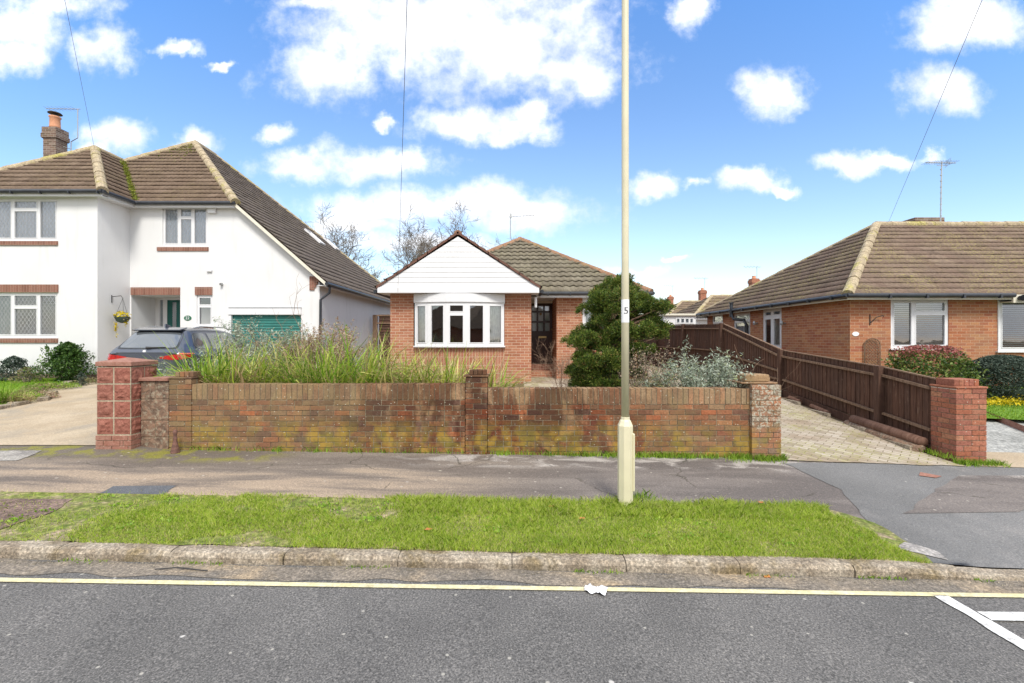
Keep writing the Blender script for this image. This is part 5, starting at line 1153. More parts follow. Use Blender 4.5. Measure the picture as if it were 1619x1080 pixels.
# ================================================================== BARE TREES
def bare_tree(x,y,H,seed,label,r=.3,depth=5,curl=.22,minr=.016,lean=0,spread=.62):
    rng=random.Random(seed); t=thing('bare_tree',(x,y,.4),label,'tree','bare winter trees behind the houses')
    a=MB(); b=MB(); twigs((a,b,depth-1),(x,y,.3),(lean,0,1),H*.52,r,depth,rng,spread,(2,3),curl,.12,minr,7,.74,None,4)
    a.build('trunk',MAT['bark'],t); b.build('crown',MAT['twig'],t); return t
bare_tree(XX(618,34),34,5.8,5,'bare twisted oak tree between the white house roof and the gable',.45,6,.30,.013,spread=.75)
bare_tree(XX(568,42),42,5.0,41,'thin bare tree standing left of the twisted oak',.22,5,.28,.015)
bare_tree(XX(690,50),50,10.6,9,'bare tree crown showing directly above the left slope of the gable',.36,6,.24,.013)
bare_tree(XX(768,50),50,12.2,23,'fine twigged round bare tree showing right of the gable peak',.36,6,.22,.013)
bare_tree(XX(470,46),46,10.5,31,'bare tree showing behind the long tiled slope of the white house',.36,6,.22,.013)
# ================================================================== GARDEN PLANTS
def strap_plant(px,Y,top,n,rad,label,mat='strap',w=.032,spread=46,stiff=.12,x=None,g=None):
    x=XX(px,Y) if x is None else x; z=G(x,Y)+.01; L=(ZZ(top,Y)-z)*1.22; V,Fq=straps(n,(x,Y,z),rad,L,w,spread,stiff=stiff)
    o=npmesh('strap_leaf_plant',V,Fq,MAT[mat],origin=(x,Y,z)); meta(o,label,'plant',g or 'strap leaved clumps behind the garden wall')
SP=[(318,7.05,572,200,.20,'bright green strap leaf clump at the left end of the brick wall'),
(352,7.15,560,230,.24,'green strap leaf clump in front of the silver grey bush'),
(395,7.1,572,230,.24,'green strap leaf clump directly below the green garage door left half'),
(432,7.3,568,160,.22,'green and straw clump below the right half of the garage door'),
(478,7.2,574,170,.2,'half dry strap leaf clump in front of the pinkish heather'),
(520,7.1,560,220,.22,'upright green strap leaf clump below the black downpipe'),
(556,7.2,556,230,.22,'tall green strap leaf clump in front of the side gate'),
(598,7.2,566,210,.24,'green strap leaf clump below the left corner of the gable'),
(640,7.2,574,200,.24,'arching yellow green clump below the left end of the bow window'),
(682,7.1,582,190,.22,'arching yellow green clump below the middle of the bow window'),
(716,7.3,576,170,.2,'yellow green clump immediately left of the middle wall pier'),
(775,7.3,586,130,.16,'yellow strap leaf clump immediately right of the middle wall pier')]
for i,s_ in enumerate(SP): strap_plant(*s_[:3],int(s_[3]*2.9),*s_[4:],mat='strapgreen' if s_[0]<370 or 510<s_[0]<570 else 'strap')
for i,(px,Y,top,lab) in enumerate(((460,7.6,566,'straw coloured dead clump behind the green leaves below the garage'),(500,6.95,584,'short straw coloured clump at the wall between two green clumps'),(655,7.5,572,'straw coloured clump behind the arching leaves under the bow window'),(742,7.0,592,'dry straw tuft leaning on the middle wall pier'),(612,6.95,586,'straw tuft close to the wall below the gable corner'),(375,6.95,586,'straw tuft close to the wall in front of the silver bush'))):
    strap_plant(px,Y,top,420,.28,lab,'straw',.015,48,.3,g='dry grass tufts behind the garden wall')
def leafy(name,label,cat,base,stems,mat,twm,size,per,rng_seed,L,depth=2,spread=.5,up=.3,r=.008,aspect=3,group=None,nst=None,lean=.5,leafup=.3,curl=.2):
    rng=random.Random(rng_seed); t=thing(name,base,label,cat,group); mb=MB(); pts=[]
    for i in range(stems):
        a=rng.uniform(0,6.28); d=(math.cos(a)*rng.uniform(0,lean),math.sin(a)*rng.uniform(0,lean),1); b=(base[0]+rng.uniform(-.12,.12),base[1]+rng.uniform(-.08,.08),base[2])
        twigs(mb,b,d,L*rng.uniform(.7,1.1),r,depth,rng,spread,(2,3),curl,up,.0016,4,.6,pts,4)
    mb.build('branches',MAT[twm],t)
    C=[]
    for p in pts:
        for k in range(per): C.append((p[0]+rng.gauss(0,size*.6),p[1]+rng.gauss(0,size*.6),p[2]+rng.gauss(0,size*.5)))
    if per: leaves('leaves',C,size,MAT[mat],t,aspect=aspect,up=leafup)
    return t
for px,Y,L,st,lab in ((366,8.6,.80,14,'silver leaved bush beside the grey car'),(398,8.7,.95,18,'tall silver leaved bush in front of the green garage door'),(438,8.5,.90,16,'silver leaved bush at the right edge of the garage door')):
    x=XX(px,Y); leafy('silver_bush',lab,'bush',(x,Y,G(x,Y)),st,'silver','twig',.055,5,int(px),L,2,.42,.35,.008,3,'silver leaved bushes',lean=.45)
x=XX(478,8.8); t=leafy('dead_shrub','arching bare brown stems rising in front of the garage door','shrub',(x,8.8,G(x,8.8)),6,'silver','browntwig',.04,0,77,1.35,2,.6,.1,.014,3,lean=.5,curl=.28)
for px,Y,L,lab in ((490,8.3,.88,'pinkish brown heather bush below the brick kneeler'),(535,8.2,.84,'pinkish brown heather bush beside the side gate')):
    x=XX(px,Y); leafy('heather_bush',lab,'bush',(x,Y,G(x,Y)+.1),24,'heather','browntwig',.024,11,int(px)+3,L,2,.45,.3,.005,1.5,'pinkish heather bushes',lean=.6)
def cone_bush(px,Y,top,w,n,size,mat,label,cat,name,sq=1.0,zb=None,pw=.7,aspect=2.2,mats=None,topm=None,lob=.12):
    x=XX(px,Y); z=G(x,Y) if zb is None else zb; H=ZZ(top,Y)-z; C=[]; mi=[]
    t=thing(name,(x,Y,z),label,cat)
    for i in range(n):
        h=R.random()**.8; rr=w*(1-h**2.2)**pw*(1+lob*3*noise.noise(Vector((h*4,math.sin(i),px)))); a=R.uniform(0,6.28); rad=rr*(R.uniform(.25,1)**.5)*(1+lob*2*noise.noise(Vector((math.cos(a)*2,math.sin(a)*2,h*5+px))))
        C.append((x+math.cos(a)*rad,Y+math.sin(a)*rad*.8,z+h*H)); 
    C=np.array(C)
    if topm:
        hf=(C[:,2]-z)/H; k=hf+NR.normal(size=len(C))*.09>topm[1]; leaves('leaves',C[~k],size,MAT[mat],t,aspect=aspect,up=.25); leaves('young_leaves',C[k],size*.8,MAT[topm[0]],t,aspect=aspect,up=.6)
    else: leaves('leaves',C,size,MAT[mat],t,aspect=aspect,up=.3)
    mb=MB()
    for i in range(7): a=i*.9; mb.tube([(x,Y,z-.05),(x+math.cos(a)*w*.3,Y+math.sin(a)*w*.25,z+H*.35),(x+math.cos(a)*w*.5,Y+math.sin(a)*w*.4,z+H*.62)],[.015,.01,.005],5)
    mb.build('stems',MAT['bark'],t); return t
cone_bush(548,9.0,514,.14,900,.035,'weed','small pale green conical shrub above the heather near the side gate','shrub','conical_shrub')
cone_bush(107,12.2,541,.50,10000,.06,'darkleaf','dark green bushy shrub against the white house plinth','shrub','evergreen_shrub',pw=.7,zb=.42,lob=.5)
x_=XX(107,12.2); C_=[]; D_=[]
for i in range(34):
    a=R.uniform(0,6.28); e=R.uniform(.05,.75); d_=Vector((math.cos(a)*e,math.sin(a)*e*.6,1)).normalized(); L_=R.uniform(.75,1.12)
    for k in range(60):
        t=R.uniform(.35,1); q=Vector((x_,12.2,.42))+d_*L_*t; C_.append((q.x+R.gauss(0,.018),q.y+R.gauss(0,.018),q.z)); D_.append(tuple(d_))
sho=leaves('upright_shoots',C_,.06,MAT['darkleaf'],bpy.data.objects['evergreen_shrub'],dirs=np.array(D_),jitter=.45,aspect=2.4)
cone_bush(22,12.3,563,.45,4000,.05,'greyleaf','low grey green bush at the far left below the leaded window','shrub','grey_shrub',zb=.42,lob=.3)
cone_bush(64,12.2,560,.18,160,.04,'weed','thin leafy sapling left of the dark evergreen shrub','shrub','sapling',zb=.42,lob=.3)
cone_bush(42,11.9,580,.35,900,.04,'lowplant','small yellow green plant below the leaded window','plant','border_plant',zb=.42,lob=.3)
cone_bush(128,11.6,588,.12,500,.04,'greyleaf','small purple grey plant right of the dark evergreen shrub','plant','border_plant',zb=.42,lob=.3)
# edging plants along the lawn
lowp=[(75,11.0,.55,'cushion plant on the lawn edge nearest the dark shrub','lowplant'),(100,11.2,.4,'low green cushion beside the driveway edge','weed'),(55,10.3,.45,'brownish cushion plant in the middle of the lawn edge','lowplant'),(45,9.7,.4,'yellow green cushion plant at the lawn edge','weed'),(70,9.9,.3,'small russet cushion plant overhanging the driveway','heather'),(140,11.9,.35,'feathery low plant close to the red block pillar','lowplant')]
for px,Y,rr,lab,mt in lowp:
    x=XX(px,Y); z=G(x,Y)+.05; C=shell(1300,(x,Y,z),(rr,rr*.7,.14)); C=C[C[:,2]>z-.02]; o=leaves('cushion_plant',C,.035,MAT[mt],None,(x,Y,z),up=.5); meta(o,lab,'plant','cushion plants along the lawn edge')
strap_plant(22,9.3,618,420,.2,'fountain of pale yellow grass at the lawn edge near the pavement','straw',.010,55,.1,g='grass fountains on the lawn edge')
strap_plant(2,9.2,612,200,.15,'bright green grass tuft at the left frame edge','weed',.014,45,.3,g='grass fountains on the lawn edge')
for (a,b,lab) in (((-9.95,8.75),(-9.98,9.35),'short grey stone edging at the lawn corner nearest the pavement'),((-9.9,9.6),(-10.6,10.5),'grey stone edging between the cushion plants halfway along the driveway'),((-11.1,11.2),(-11.7,12.0),'far grey stone edging beside the driveway near the white house'),((-12.5,7.75),(-10.1,8.64),'long grey stone edging along the front of the left lawn')):
    n_=max(2,int((Vector(b)-Vector(a)).length/.43)); mb=MB(); hl=(Vector(b)-Vector(a)).length/n_/2+.004
    for i in range(n_):
        p=Vector(a)+(Vector(b)-Vector(a))*(i+.5)/n_; an=math.atan2(b[1]-a[1],b[0]-a[0]); mb.box(-hl,hl,-.09,.09,-.08,.09+R.uniform(-.015,.015),Matrix.Translation((p.x,p.y,G(p.x,p.y)))@Matrix.Rotation(an,4,'Z'))
    meta(mb.build('stone_edging',MAT['kerb'],origin=(a[0],a[1],G(*a)),bevel=.02),lab,'edging','stone edgings of the left lawn')
# conifer
cy=8.0; kx=F0/cy; zc0=G(XX(950,cy),cy); cf=thing('conifer',(XX(960,cy),cy,zc0),'large dark green spreading conifer behind the lamp post','tree')
lobes=[(983,447,9),(970,455,12),(990,460,13),(955,468,11),(1003,470,12),(975,476,16),(942,482,13),(1014,486,14),(992,492,16),(938,494,11),(958,498,15),(1030,492,11),(1043,496,9),(1008,506,16),(975,512,18),(948,513,12),(1028,512,13),(1043,520,9),(925,532,12),(945,532,16),(968,534,18),(995,530,16),(1012,528,9),(1040,532,7),
(912,546,11),(930,552,15),(955,556,19),(985,555,18),(1003,553,9),(912,565,10),(928,576,14),(950,580,18),(975,582,18),(996,574,12),(912,590,10),(930,600,14),(955,605,18),(980,604,14),(1000,590,8),(918,612,12),(942,618,16),(968,622,14)]
C=[];D=[]
for (px,py,r) in lobes:
    r=r+2
    for q in range(3):
        cx_=XX(px,cy)+R.gauss(0,r*.3/kx); yy=cy+R.uniform(-.55,.5)*(.45+r/30); cz_=ZZ(py,cy)+R.gauss(0,r*.25/kx); rr=r/kx
        # sub sprays: fan tufts pointing up and outward
        for s in range(int(5+r*.95)):
            d=NR.normal(size=3); d/=np.linalg.norm(d); d[2]=abs(d[2])*.9-.15; c0=np.array((cx_,yy,cz_))+d*rr*R.uniform(.55,.95)
            out_=d*.8+np.array((0,0,.55)); out_/=np.linalg.norm(out_); sl=R.uniform(.07,.13)
            for k in range(70):
                j=NR.normal(size=3)*.55; dd=out_+j; dd/=np.linalg.norm(dd); C.append(c0+dd*sl*R.uniform(.3,1)); D.append(dd)
        for k in range(int(r*14)):
            dd=NR.normal(size=3); dd/=np.linalg.norm(dd); C.append(np.array((cx_,yy,cz_))+dd*rr*.6*R.random()); D.append(dd)
C=np.array(C);D=np.array(D); print('conifer',len(C))
leaves('crown',C,.036,MAT['conifer'],cf,aspect=3.2,dirs=D,jitter=.25)
mb=MB(); rng=random.Random(4); bx=XX(965,cy)
mb.tube([(bx,cy,zc0-.1),(bx+.02,cy,zc0+.7),(XX(980,cy),cy,zc0+1.5),(XX(985,cy),cy,ZZ(455,cy))],[.09,.07,.05,.02],8); mb.build('trunk',MAT['bark'],cf)
mb=MB()
for (px,py,r) in lobes:
    z=ZZ(py,cy); mb.tube([(bx,cy,max(zc0,z-.45)),(XX(px,cy)*.5+bx*.5,cy+R.uniform(-.2,.2),z-.15),(XX(px,cy),cy+R.uniform(-.3,.3),z)],[.03,.02,.008],5)
mb.build('limbs',MAT['browntwig'],cf)
# twiggy plants right of the conifer and by the door
x=XX(893,9.6); leafy('twiggy_shrub','bare pinkish twiggy shrub beside the front door','shrub',(x,9.6,G(x,9.6)),12,'heather','browntwig',.02,0,15,.72,3,.55,.25,.006,2,lean=.7)
x=XX(1013,7.6); leafy('dried_flower_stalks','pale dried stalks and seed heads right of the lamp post','plant',(x,7.6,G(x,7.6)),30,'heather','twig',.022,2,16,.80,2,.4,.4,.004,1.5,lean=.45)
x=XX(1040,7.4); leafy('dried_flower_stalks','shorter pale dried stalks at the edge of the paved area','plant',(x,7.4,G(x,7.4)),26,'lowplant','twig',.028,2,18,.62,2,.4,.4,.004,2,lean=.7)
for i,(px,Y,L,st,lab) in enumerate(((1075,7.2,.62,15,'silver leaved shrub left of the tall shoots near the fence'),(1112,7.3,.80,17,'tallest silver leaved shrub in front of the brown fence'),(1142,7.2,.66,14,'silver leaved shrub beside the right wall pier'))):
    x=XX(px,Y); leafy('silver_shrub',lab,'shrub',(x,Y,G(x,Y)+.02),st,'silver','twig',.055,4,300+i,L,2,.42,.45,.005,3.6,'silver shrubs behind the right part of the wall',lean=.55)
x=XX(1160,7.1); leafy('arching_twig','thin bare arching twig above the right wall pier','twig',(x,7.1,G(x,7.1)),3,'silver','browntwig',.03,0,5,1.0,1,.4,.2,.005,2,lean=.4,curl=.3)
x=XX(905,7.6); o=leaves('green_groundcover',shell(900,(x,7.5,G(x,7.5)+.1),(.42,.35,.16)),.05,MAT['weed'],None,(x,7.5,G(x,7.5)),up=.8,aspect=4); meta(o,'fresh bright green leafy tuft at the left foot of the conifer','plant')
x=XX(1078,8.8); o=leaves('golden_shrub',shell(700,(x,8.8,G(x,8.8)+.28),(.2,.2,.16)),.035,MAT['weed'],None,(x,8.8,G(x,8.8)),up=.5); meta(o,'small round yellow green shrub at the foot of the far fence','shrub')
# right garden
cone_bush(1468,10.4,546,1.02,9000,.06,'photinia','glossy green bush with red young leaves under the white window','shrub','red_tipped_bush',zb=.35,pw=.32,topm=('redleaf',.80),aspect=1.9,lob=.12)
cone_bush(1588,10.2,562,.98,26000,.055,'greyleaf','rounded dark grey green bush at the right frame edge','shrub','dark_rounded_bush',zb=.30,pw=.38,lob=.14,aspect=3)
C=[]; 
for i in range(2600): x=R.uniform(9.3,13.2); C.append((x,9.55+R.gauss(0,.12)-.0*x,.42+.04+abs(R.gauss(0,.05))))
o=leaves('yellow_flowers',[(c[0],c[1],G(c[0],c[1])+.10+c[2]-.42) for c in C],.045,MAT['yellowfl'],None,None,up=.6); meta(o,'low band of yellow flowers between the right lawn and the bushes','flowers',kind='stuff')
mb=MB(); a=gp(1560,660); b=gp(1619,684); d=Vector((b[0]-a[0],b[1]-a[1])); b=(a[0]+d.x*2.5,a[1]+d.y*2.5)
A=Vector((a[0]-.6*d.x,a[1]-.6*d.y,0)); B=Vector((b[0],b[1],0)); za=G(A.x,A.y); zb2=G(B.x,B.y)
mb.prism([(A.x,A.y,za-.05),(B.x,B.y,zb2-.05),(B.x,B.y,zb2+.12),(A.x,A.y,za+.12)],(.03,.09,0)); meta(mb.build('red_edging',MAT['redcap'],origin=(A.x,A.y,0),bevel=.01),'red concrete edging between the right lawn and the gravel drive','edging')
# ================================================================== CAR
def car():
    x0=XX(227,10.2); y0=10.2; g0=G(x0,11)-.06; t=thing('parked_car',(x0,y0+1.8,g0),'blue grey hatchback car parked nose-in on the left driveway','car')
    def sec(y,w,zr,a,zb=.25,belt=1.02):
        bl=min(belt,zr-.02)
        hf=[(0,zb),(w*.8,zb),(w*.97,zb+.12),(w,.62),(w*.985,bl-.10),(w*.93,bl),(a+.0,zr-.09),(a*.86,zr-.025),(a*.45,zr),(0,zr+.005)]
        hf[6]=(max(a,.1),zr-.09) if zr>bl+.1 else (w*.88,zr-.01+.0)
        if zr<=bl+.1: hf[7]=(w*.75,zr); hf[8]=(w*.4,zr+.015)
        return [(x0+u,y0+y,g0+z) for u,z in hf]+[(x0-u,y0+y,g0+z) for u,z in hf[-2:0:-1]]
    st=[(0,.80,.98,.7,.34,.96),(.04,.86,1.03,.72,.28,1.0),(.14,.895,1.12,.70,.25),(.30,.905,1.34,.66,.25),(.44,.91,1.50,.63,.25),(.52,.91,1.555,.62,.25),(.8,.91,1.585,.62,.25),(1.5,.91,1.60,.62,.25),(2.1,.91,1.56,.61,.25),(2.5,.905,1.36,.68,.25),(2.8,.90,1.13,.75,.25),(2.95,.90,1.06,.78,.25),(3.4,.86,.98,.7,.27,.96),(3.6,.76,.82,.6,.32,.8)]
    V=[];Fq=[];k=18
    for s in st: V+=sec(*s)
    for i in range(len(st)-1):
        for j in range(k): Fq.append((i*k+j,i*k+(j+1)%k,(i+1)*k+(j+1)%k,(i+1)*k+j))
    me=bpy.data.meshes.new('body'); n=len(V); c0=np.mean(V[:k],0); c1=np.mean(V[-k:],0)
    Fq+= [(0,1,17),(1,2,16,17),(2,3,15,16),(3,4,14,15),(4,5,13,14),(5,6,12,13),(6,7,11,12),(7,8,10,11),(8,9,10)]
    m_=len(st)-1; Fq+=[tuple(m_*k+q for q in f[::-1]) for f in Fq[-9:]]
    me.from_pydata(V,[],Fq); me.update()
    for p in me.polygons: p.use_smooth=True
    o=link('body',me,MAT['carpaint'],t); sb=o.modifiers.new('s','SUBSURF'); sb.levels=3; sb.render_levels=3
    bpy.context.view_layer.update(); dg=bpy.context.evaluated_depsgraph_get(); ev=o.evaluated_get(dg).to_mesh(); off=ORG[t.name]
    bv=BVHTree.FromPolygons([v.co+off for v in ev.vertices],[tuple(p.vertices) for p in ev.polygons])
    def patch(name,cor,mat,n=(14,8),lift=.006,side=None,parent=t,rnd=.0):
        """cor: 4 corners (a,z) ccw from lower-left; rear patches project along +Y, side ones along -X"""
        V=[];Fq=[]
        for j in range(n[1]+1):
            for i in range(n[0]+1):
                u,v=i/n[0],j/n[1]
                if rnd:  # squircle rounding
                    a_,b_=u*2-1,v*2-1; f=1-rnd*min(1,(abs(a_)**6*abs(b_)**6)); u,v=(a_*f+1)/2,(b_*f+1)/2
                p=[(cor[0][q]*(1-u)+cor[1][q]*u)*(1-v)+(cor[3][q]*(1-u)+cor[2][q]*u)*v for q in (0,1)]
                if side is None:
                    h=bv.ray_cast(Vector((x0+p[0],y0-3,g0+p[1])),Vector((0,1,0)))
                else: h=bv.ray_cast(Vector((x0+side*3,y0+p[0],g0+p[1])),Vector((-side,0,0)))
                c=h[0]+h[1].normalized()*(lift if h[1].dot(Vector((0,-1,0)) if side is None else Vector((side,0,0)))>0 else -lift) if h[0] else Vector((x0+p[0],y0,g0+p[1]))
                V.append(tuple(c))
        for j in range(n[1]):
            for i in range(n[0]): a=j*(n[0]+1)+i; Fq.append((a,a+1,a+n[0]+2,a+n[0]+1))
        return npmesh(name,V,Fq,MAT[mat],parent,smooth=True)
    patch('window_surround',[(-.70,1.07),(.70,1.07),(.58,1.47),(-.58,1.47)],'blackpl',lift=.004,rnd=.05)
    patch('rear_window',[(-.655,1.095),(.655,1.095),(.55,1.45),(-.55,1.45)],'carglassr',lift=.009,rnd=.05)
    for s in (-1,1):
        L=[(.36,.87),(.60,.83),(.60,.94),(.38,.90)] if s>0 else [(-.60,.83),(-.36,.87),(-.38,.90),(-.60,.94)]
        patch('tail_lamp',L,'redlamp',(8,6),.012)
        L=[(.61,.83),(.80,.84),(.80,.96),(.61,.94)] if s>0 else [(-.80,.84),(-.61,.83),(-.61,.94),(-.80,.96)]
        a=patch('tail_lamp',L,'redlamp',(8,6),.014)
        patch('tail_lamp',[(.02,.84),(.22,.88),(.32,.94),(.02,.95)],'redlamp',(10,5),.014,side=s)
        patch('lamp_top',[(.02,.955),(.40,.955),(.34,.975),(.02,.98)],'orlamp',(10,3),.014,side=s)
        patch('side_window',[(.46,1.08),(1.05,1.06),(1.05,1.44),(.62,1.44)],'carglassr',(10,6),.006,side=s,rnd=.15); patch('side_window',[(1.12,1.06),(2.3,1.06),(1.95,1.44),(1.12,1.44)],'carglassr',(12,6),.006,side=s)
    patch('number_plate',[(-.22,.60),(.30,.60),(.30,.71),(-.22,.71)],'yplate',(8,3),.012)
    patch('bumper',[(-.74,.34),(.74,.34),(.78,.50),(-.78,.50)],'blackpl',(14,4),.01)
    patch('tailgate_seam',[(-.62,.985),(.62,.985),(.62,.995),(-.62,.995)],'ink',(14,1),.004)
    w=MB(); c=Vector((x0,y0+.105,g0+1.10)); w.tube([c+Vector((0,-.03,0)),c+Vector((.12,-.02,.005)),c+Vector((.42,-.01,.015))],[.03,.018,.008],8); w.build('wiper',MAT['dmetal'],t)
    w=MB(); w.lathe((0,0,0),[(.035,0),(.035,.01)],20); 
    for i,v in enumerate(w.v): w.v[i]=(x0+v[0],y0+.025-v[2],g0+1.02+v[1])
    w.build('badge',MAT['label'],t)
    w=MB(); w.prism([(x0-.012,y0+.62,g0+1.57),(x0-.012,y0+.85,g0+1.59),(x0-.012,y0+.68,g0+1.66),(x0-.012,y0+.64,g0+1.66)],(.024,0,0)); w.build('roof_aerial',MAT['carpaint'],t,bevel=.006)
    w=MB(); w.prism([(x0-.56,y0+.34,g0+1.515),(x0-.56,y0+.60,g0+1.575),(x0-.56,y0+.60,g0+1.555),(x0-.56,y0+.38,g0+1.49)],(1.12,0,0)); w.build('spoiler',MAT['carpaint'],t,bevel=.008)
    for s in (-1,1):
        w=MB(); w.tube([(x0+s*.60,y0+.75,g0+1.56),(x0+s*.62,y0+.95,g0+1.605),(x0+s*.62,y0+1.9,g0+1.60),(x0+s*.61,y0+2.1,g0+1.54)],.016,6); w.build('roof_rail',MAT['metal'],t)
        for yy in (.72,2.95):
            w=MB(); w.lathe((0,0,0),[(.2,0),(.31,.02),(.335,.06),(.335,.17),(.31,.21),(.2,.22)],28); 
            w.v=[(x0+s*.70+(v[2] if s>0 else -v[2]),y0+yy+v[0],g0+.335+v[1]) for v in w.v]; wh=w.build('wheel',MAT['tyre'],t,smooth=True)
            w=MB(); w.lathe((0,0,0),[(.05,.20),(.21,.215),(.21,.19)],5); w.v=[(x0+s*.70+(v[2] if s>0 else -v[2])+s*.01,y0+yy+v[0],g0+.335+v[1]) for v in w.v]; w.build('rim',MAT['metal'],wh)
def crg():
    m=M('dark_reflective_car_glass'); n=N(m); n.out((.17,.19,.21),.05,None,.9,.55,1); return m
MAT['carglassr']=crg()
car()
# ================================================================== CABLES + POLE
pole=Vector((1.0,-3.0,9.1)); tp=thing('telegraph_pole',(1.0,-3.1,-.25),'tall wooden telegraph pole standing across the road behind the camera','pole')
mb=MB(); mb.tube([(1.0,-3.1,-.4),(1.0,-3.1,9.4)],[.14,.09],12); mb.build('shaft',MAT['logwood'],tp)
for end,lab in ((P(150,238,15.24),'telephone cable running to the white house roof'),(P(629,461,11.93),'telephone cable running to the white gable'),(P(1405,351,14.7),'telephone cable running to the roof of the right hand house')):
    mb=MB(); ps=[]
    for i in range(25):
        t=i/24; p=pole.lerp(end,t); p.z-=.06*math.sin(math.pi*t)*0; ps.append(p)
    mb.tube(ps,.0042,5); meta(mb.build('telephone_cable',MAT['cablegrey'],origin=end),lab,'cable','telephone cables')
# ================================================================== HOUSE ACROSS THE ROAD (reflected in the windows)
for xo,hh,lab in ((-26,6.6,'plain brown roofed house across the road, left of the other two'),(-9,6.0,'plain brown roofed bungalow directly across the road behind the camera'),(8.5,6.3,'plain brown roofed house across the road, right of the other two')):
    op=thing('opposite_house',(xo+7,-20,0),lab,'house','houses across the road')
    MB().box(xo,xo+15,-26,-17,-.3,2.6).build('wall',MAT['brick_d'],op)
    m=MB(); m.add([(xo-.4,-16.6,2.6),(xo+15.4,-16.6,2.6),(xo+15.4,-26.4,2.6),(xo-.4,-26.4,2.6),(xo+4.5,-21.5,hh),(xo+10.5,-21.5,hh)],[(0,1,5,4),(1,2,5),(2,3,4,5),(3,0,4),(0,3,2,1)]); m.build('roof',MAT['tile_l'],op)
# ================================================================== SKY, SUN, CAMERA
SE,SR=math.radians(50),math.radians(166)
W=bpy.data.worlds.new('World'); S.world=W; n=N(W)
sky=n.n('ShaderNodeTexSky',sky_type='NISHITA',sun_disc=False,sun_elevation=SE,sun_rotation=SR,altitude=0,air_density=1.0,dust_density=.4,ozone_density=3.0)
d=n.n('ShaderNodeTexCoord').outputs['Generated']; sp=n.n('ShaderNodeSeparateXYZ',{0:d}); x,y,z=sp.outputs
ay=n.math('MAXIMUM',n.math('ABSOLUTE',y),.12); u=n.math('DIVIDE',x,ay); v=n.math('DIVIDE',z,ay)
uv=n.n('ShaderNodeCombineXYZ',{0:u,1:v,2:0.0}).outputs[0]
wz_=n.n('ShaderNodeTexNoise',{'Vector':uv,'Scale':7.0,'Detail':6.0,'Roughness':.6}); 
warp=n.n('ShaderNodeVectorMath',{0:wz_.outputs[1],1:(.5,.5,.5)},operation='SUBTRACT').outputs[0]
warp=n.n('ShaderNodeVectorMath',{0:warp,1:(.17,.12,0),2:uv},operation='MULTIPLY_ADD').outputs[0]
BL=[(640,40,170,70),(800,70,150,80),(520,110,85,45),(900,110,90,45),(700,10,240,40),(740,192,80,22),(800,205,70,16),(838,185,34,22),(600,255,100,26),(655,250,45,24),(470,262,60,20),(700,322,190,28),(600,330,90,25),(830,335,90,26),(560,360,90,20),(30,40,80,42),(20,85,50,28),(95,12,75,26),(160,78,48,34),(170,212,50,26),(150,235,30,14),(312,214,40,20),(436,214,26,14),(615,185,16,10),(1228,145,48,40),(1090,22,28,26),(1540,28,100,40),(1500,60,60,25),(1492,145,62,34),(1345,262,38,13),(1400,252,60,12),(1478,244,26,9),(1030,295,34,17),(1095,297,24,11),(1178,288,44,18),(1225,295,20,8),(1000,430,45,8),(1066,414,14,5),(280,75,30,10),(350,98,20,6),(500,15,60,14),(660,390,120,18)]
acc=None
for (px,py,rx,ry) in BL:
    c=n.n('ShaderNodeVectorMath',{0:warp,1:((px-CX)/F0,(HY-py)/F0,0)},operation='SUBTRACT').outputs[0]
    c=n.n('ShaderNodeVectorMath',{0:c,1:(F0/rx,F0/ry,0)},operation='MULTIPLY').outputs[0]
    l=n.n('ShaderNodeVectorMath',{0:c},operation='LENGTH').outputs[1]
    acc=l if acc is None else n.n('ShaderNodeMath',{0:acc,1:l,2:.18},operation='SMOOTH_MIN').outputs[0]
f1=n.noise(uv,9.0,7,.62); f2=n.noise(uv,30.0,5,.6)
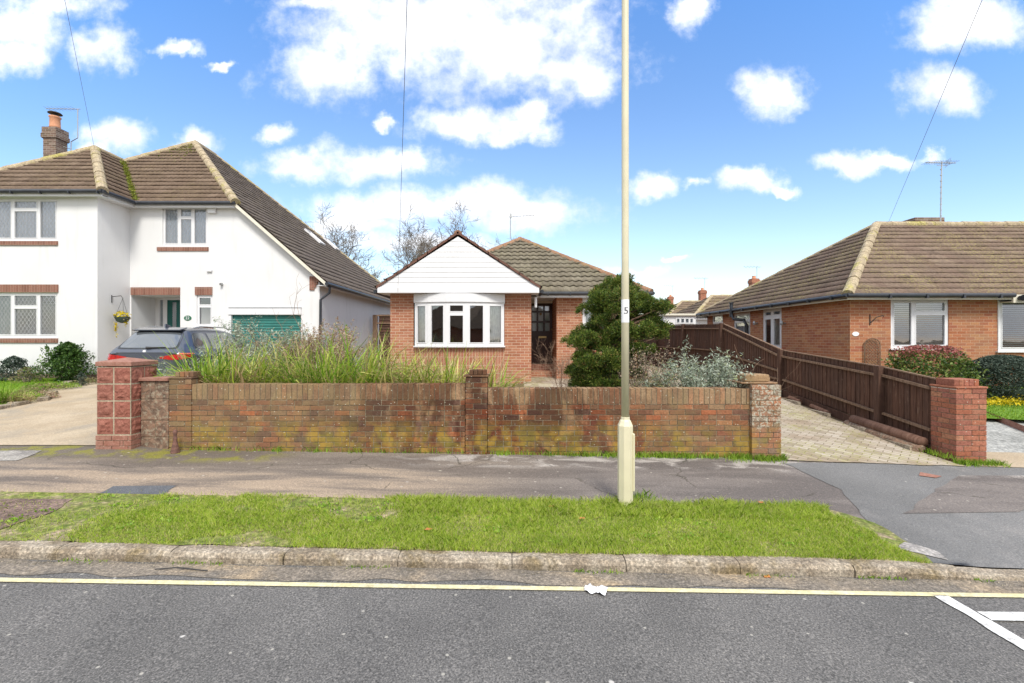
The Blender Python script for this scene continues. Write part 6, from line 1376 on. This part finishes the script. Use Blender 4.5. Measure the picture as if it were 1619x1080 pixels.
e=n.math('ADD',n.math('ADD',acc,n.math('MULTIPLY',n.math('SUBTRACT',f1,.5),2.2)),n.math('MULTIPLY',n.math('SUBTRACT',f2,.5),.7))
mask=n.step(e,1.5,.12)
back=n.math('MAXIMUM',n.step(y,.12,-.15),n.step(v,.95,1.5)); mask=n.mix(back,mask,n.step(n.noise(d,2.6,6,.6),.30,.50))  # overcast added behind and overhead, out of view, for soft neutral light
mask=n.math('MULTIPLY',mask,n.step(z,-.02,.01))
SKYS=.10
el=n.math('MAXIMUM',v,0.0)
tint=n.ramp(el,[(0,(1.5,1.25,1.05)),(.22,(1.42,1.33,1.2)),(.5,(1.15,1.30,1.42)),(.8,(.95,1.36,1.7))])
skyc=n.mix(1.0,sky.outputs[0],tint,'MULTIPLY')
shade=n.step(n.noise(warp,6.0,4,.6),.3,.7)
cloud=n.mix(shade,(5.9,6.1,6.6),(8.0,8.0,8.0))
col=n.mix(n.math('MULTIPLY',mask,.96),skyc,cloud)
bgd=n.n('ShaderNodeBackground',{0:col,1:SKYS}); n.n('ShaderNodeOutputWorld',{0:bgd.outputs[0]})
sl=bpy.data.lights.new('sun','SUN'); sl.energy=1.9; sl.angle=math.radians(16); sl.color=(1,.95,.86)
so=bpy.data.objects.new('sun',sl); COL.objects.link(so)
# sky rotation: sun azimuth measured from +Y clockwise
sd=Vector((math.sin(SR)*math.cos(SE),math.cos(SR)*math.cos(SE),math.sin(SE))); so.rotation_euler=sd.to_track_quat('Z','Y').to_euler(); so.location=sd*30
cam=bpy.data.cameras.new('camera'); co_=bpy.data.objects.new('camera',cam); COL.objects.link(co_); S.camera=co_
co_.location=(0,0,CZ); co_.rotation_euler=(math.radians(90),0,0); cam.sensor_width=36; cam.lens=36*F0/1619; cam.shift_x=0; cam.shift_y=-(540-HY)/1619; cam.clip_end=2000; cam.clip_start=.05
S.view_settings.view_transform='Standard'; S.view_settings.look='None'; S.view_settings.exposure=0.95; S.view_settings.gamma=1
S.render.resolution_x=1024; S.render.resolution_y=683
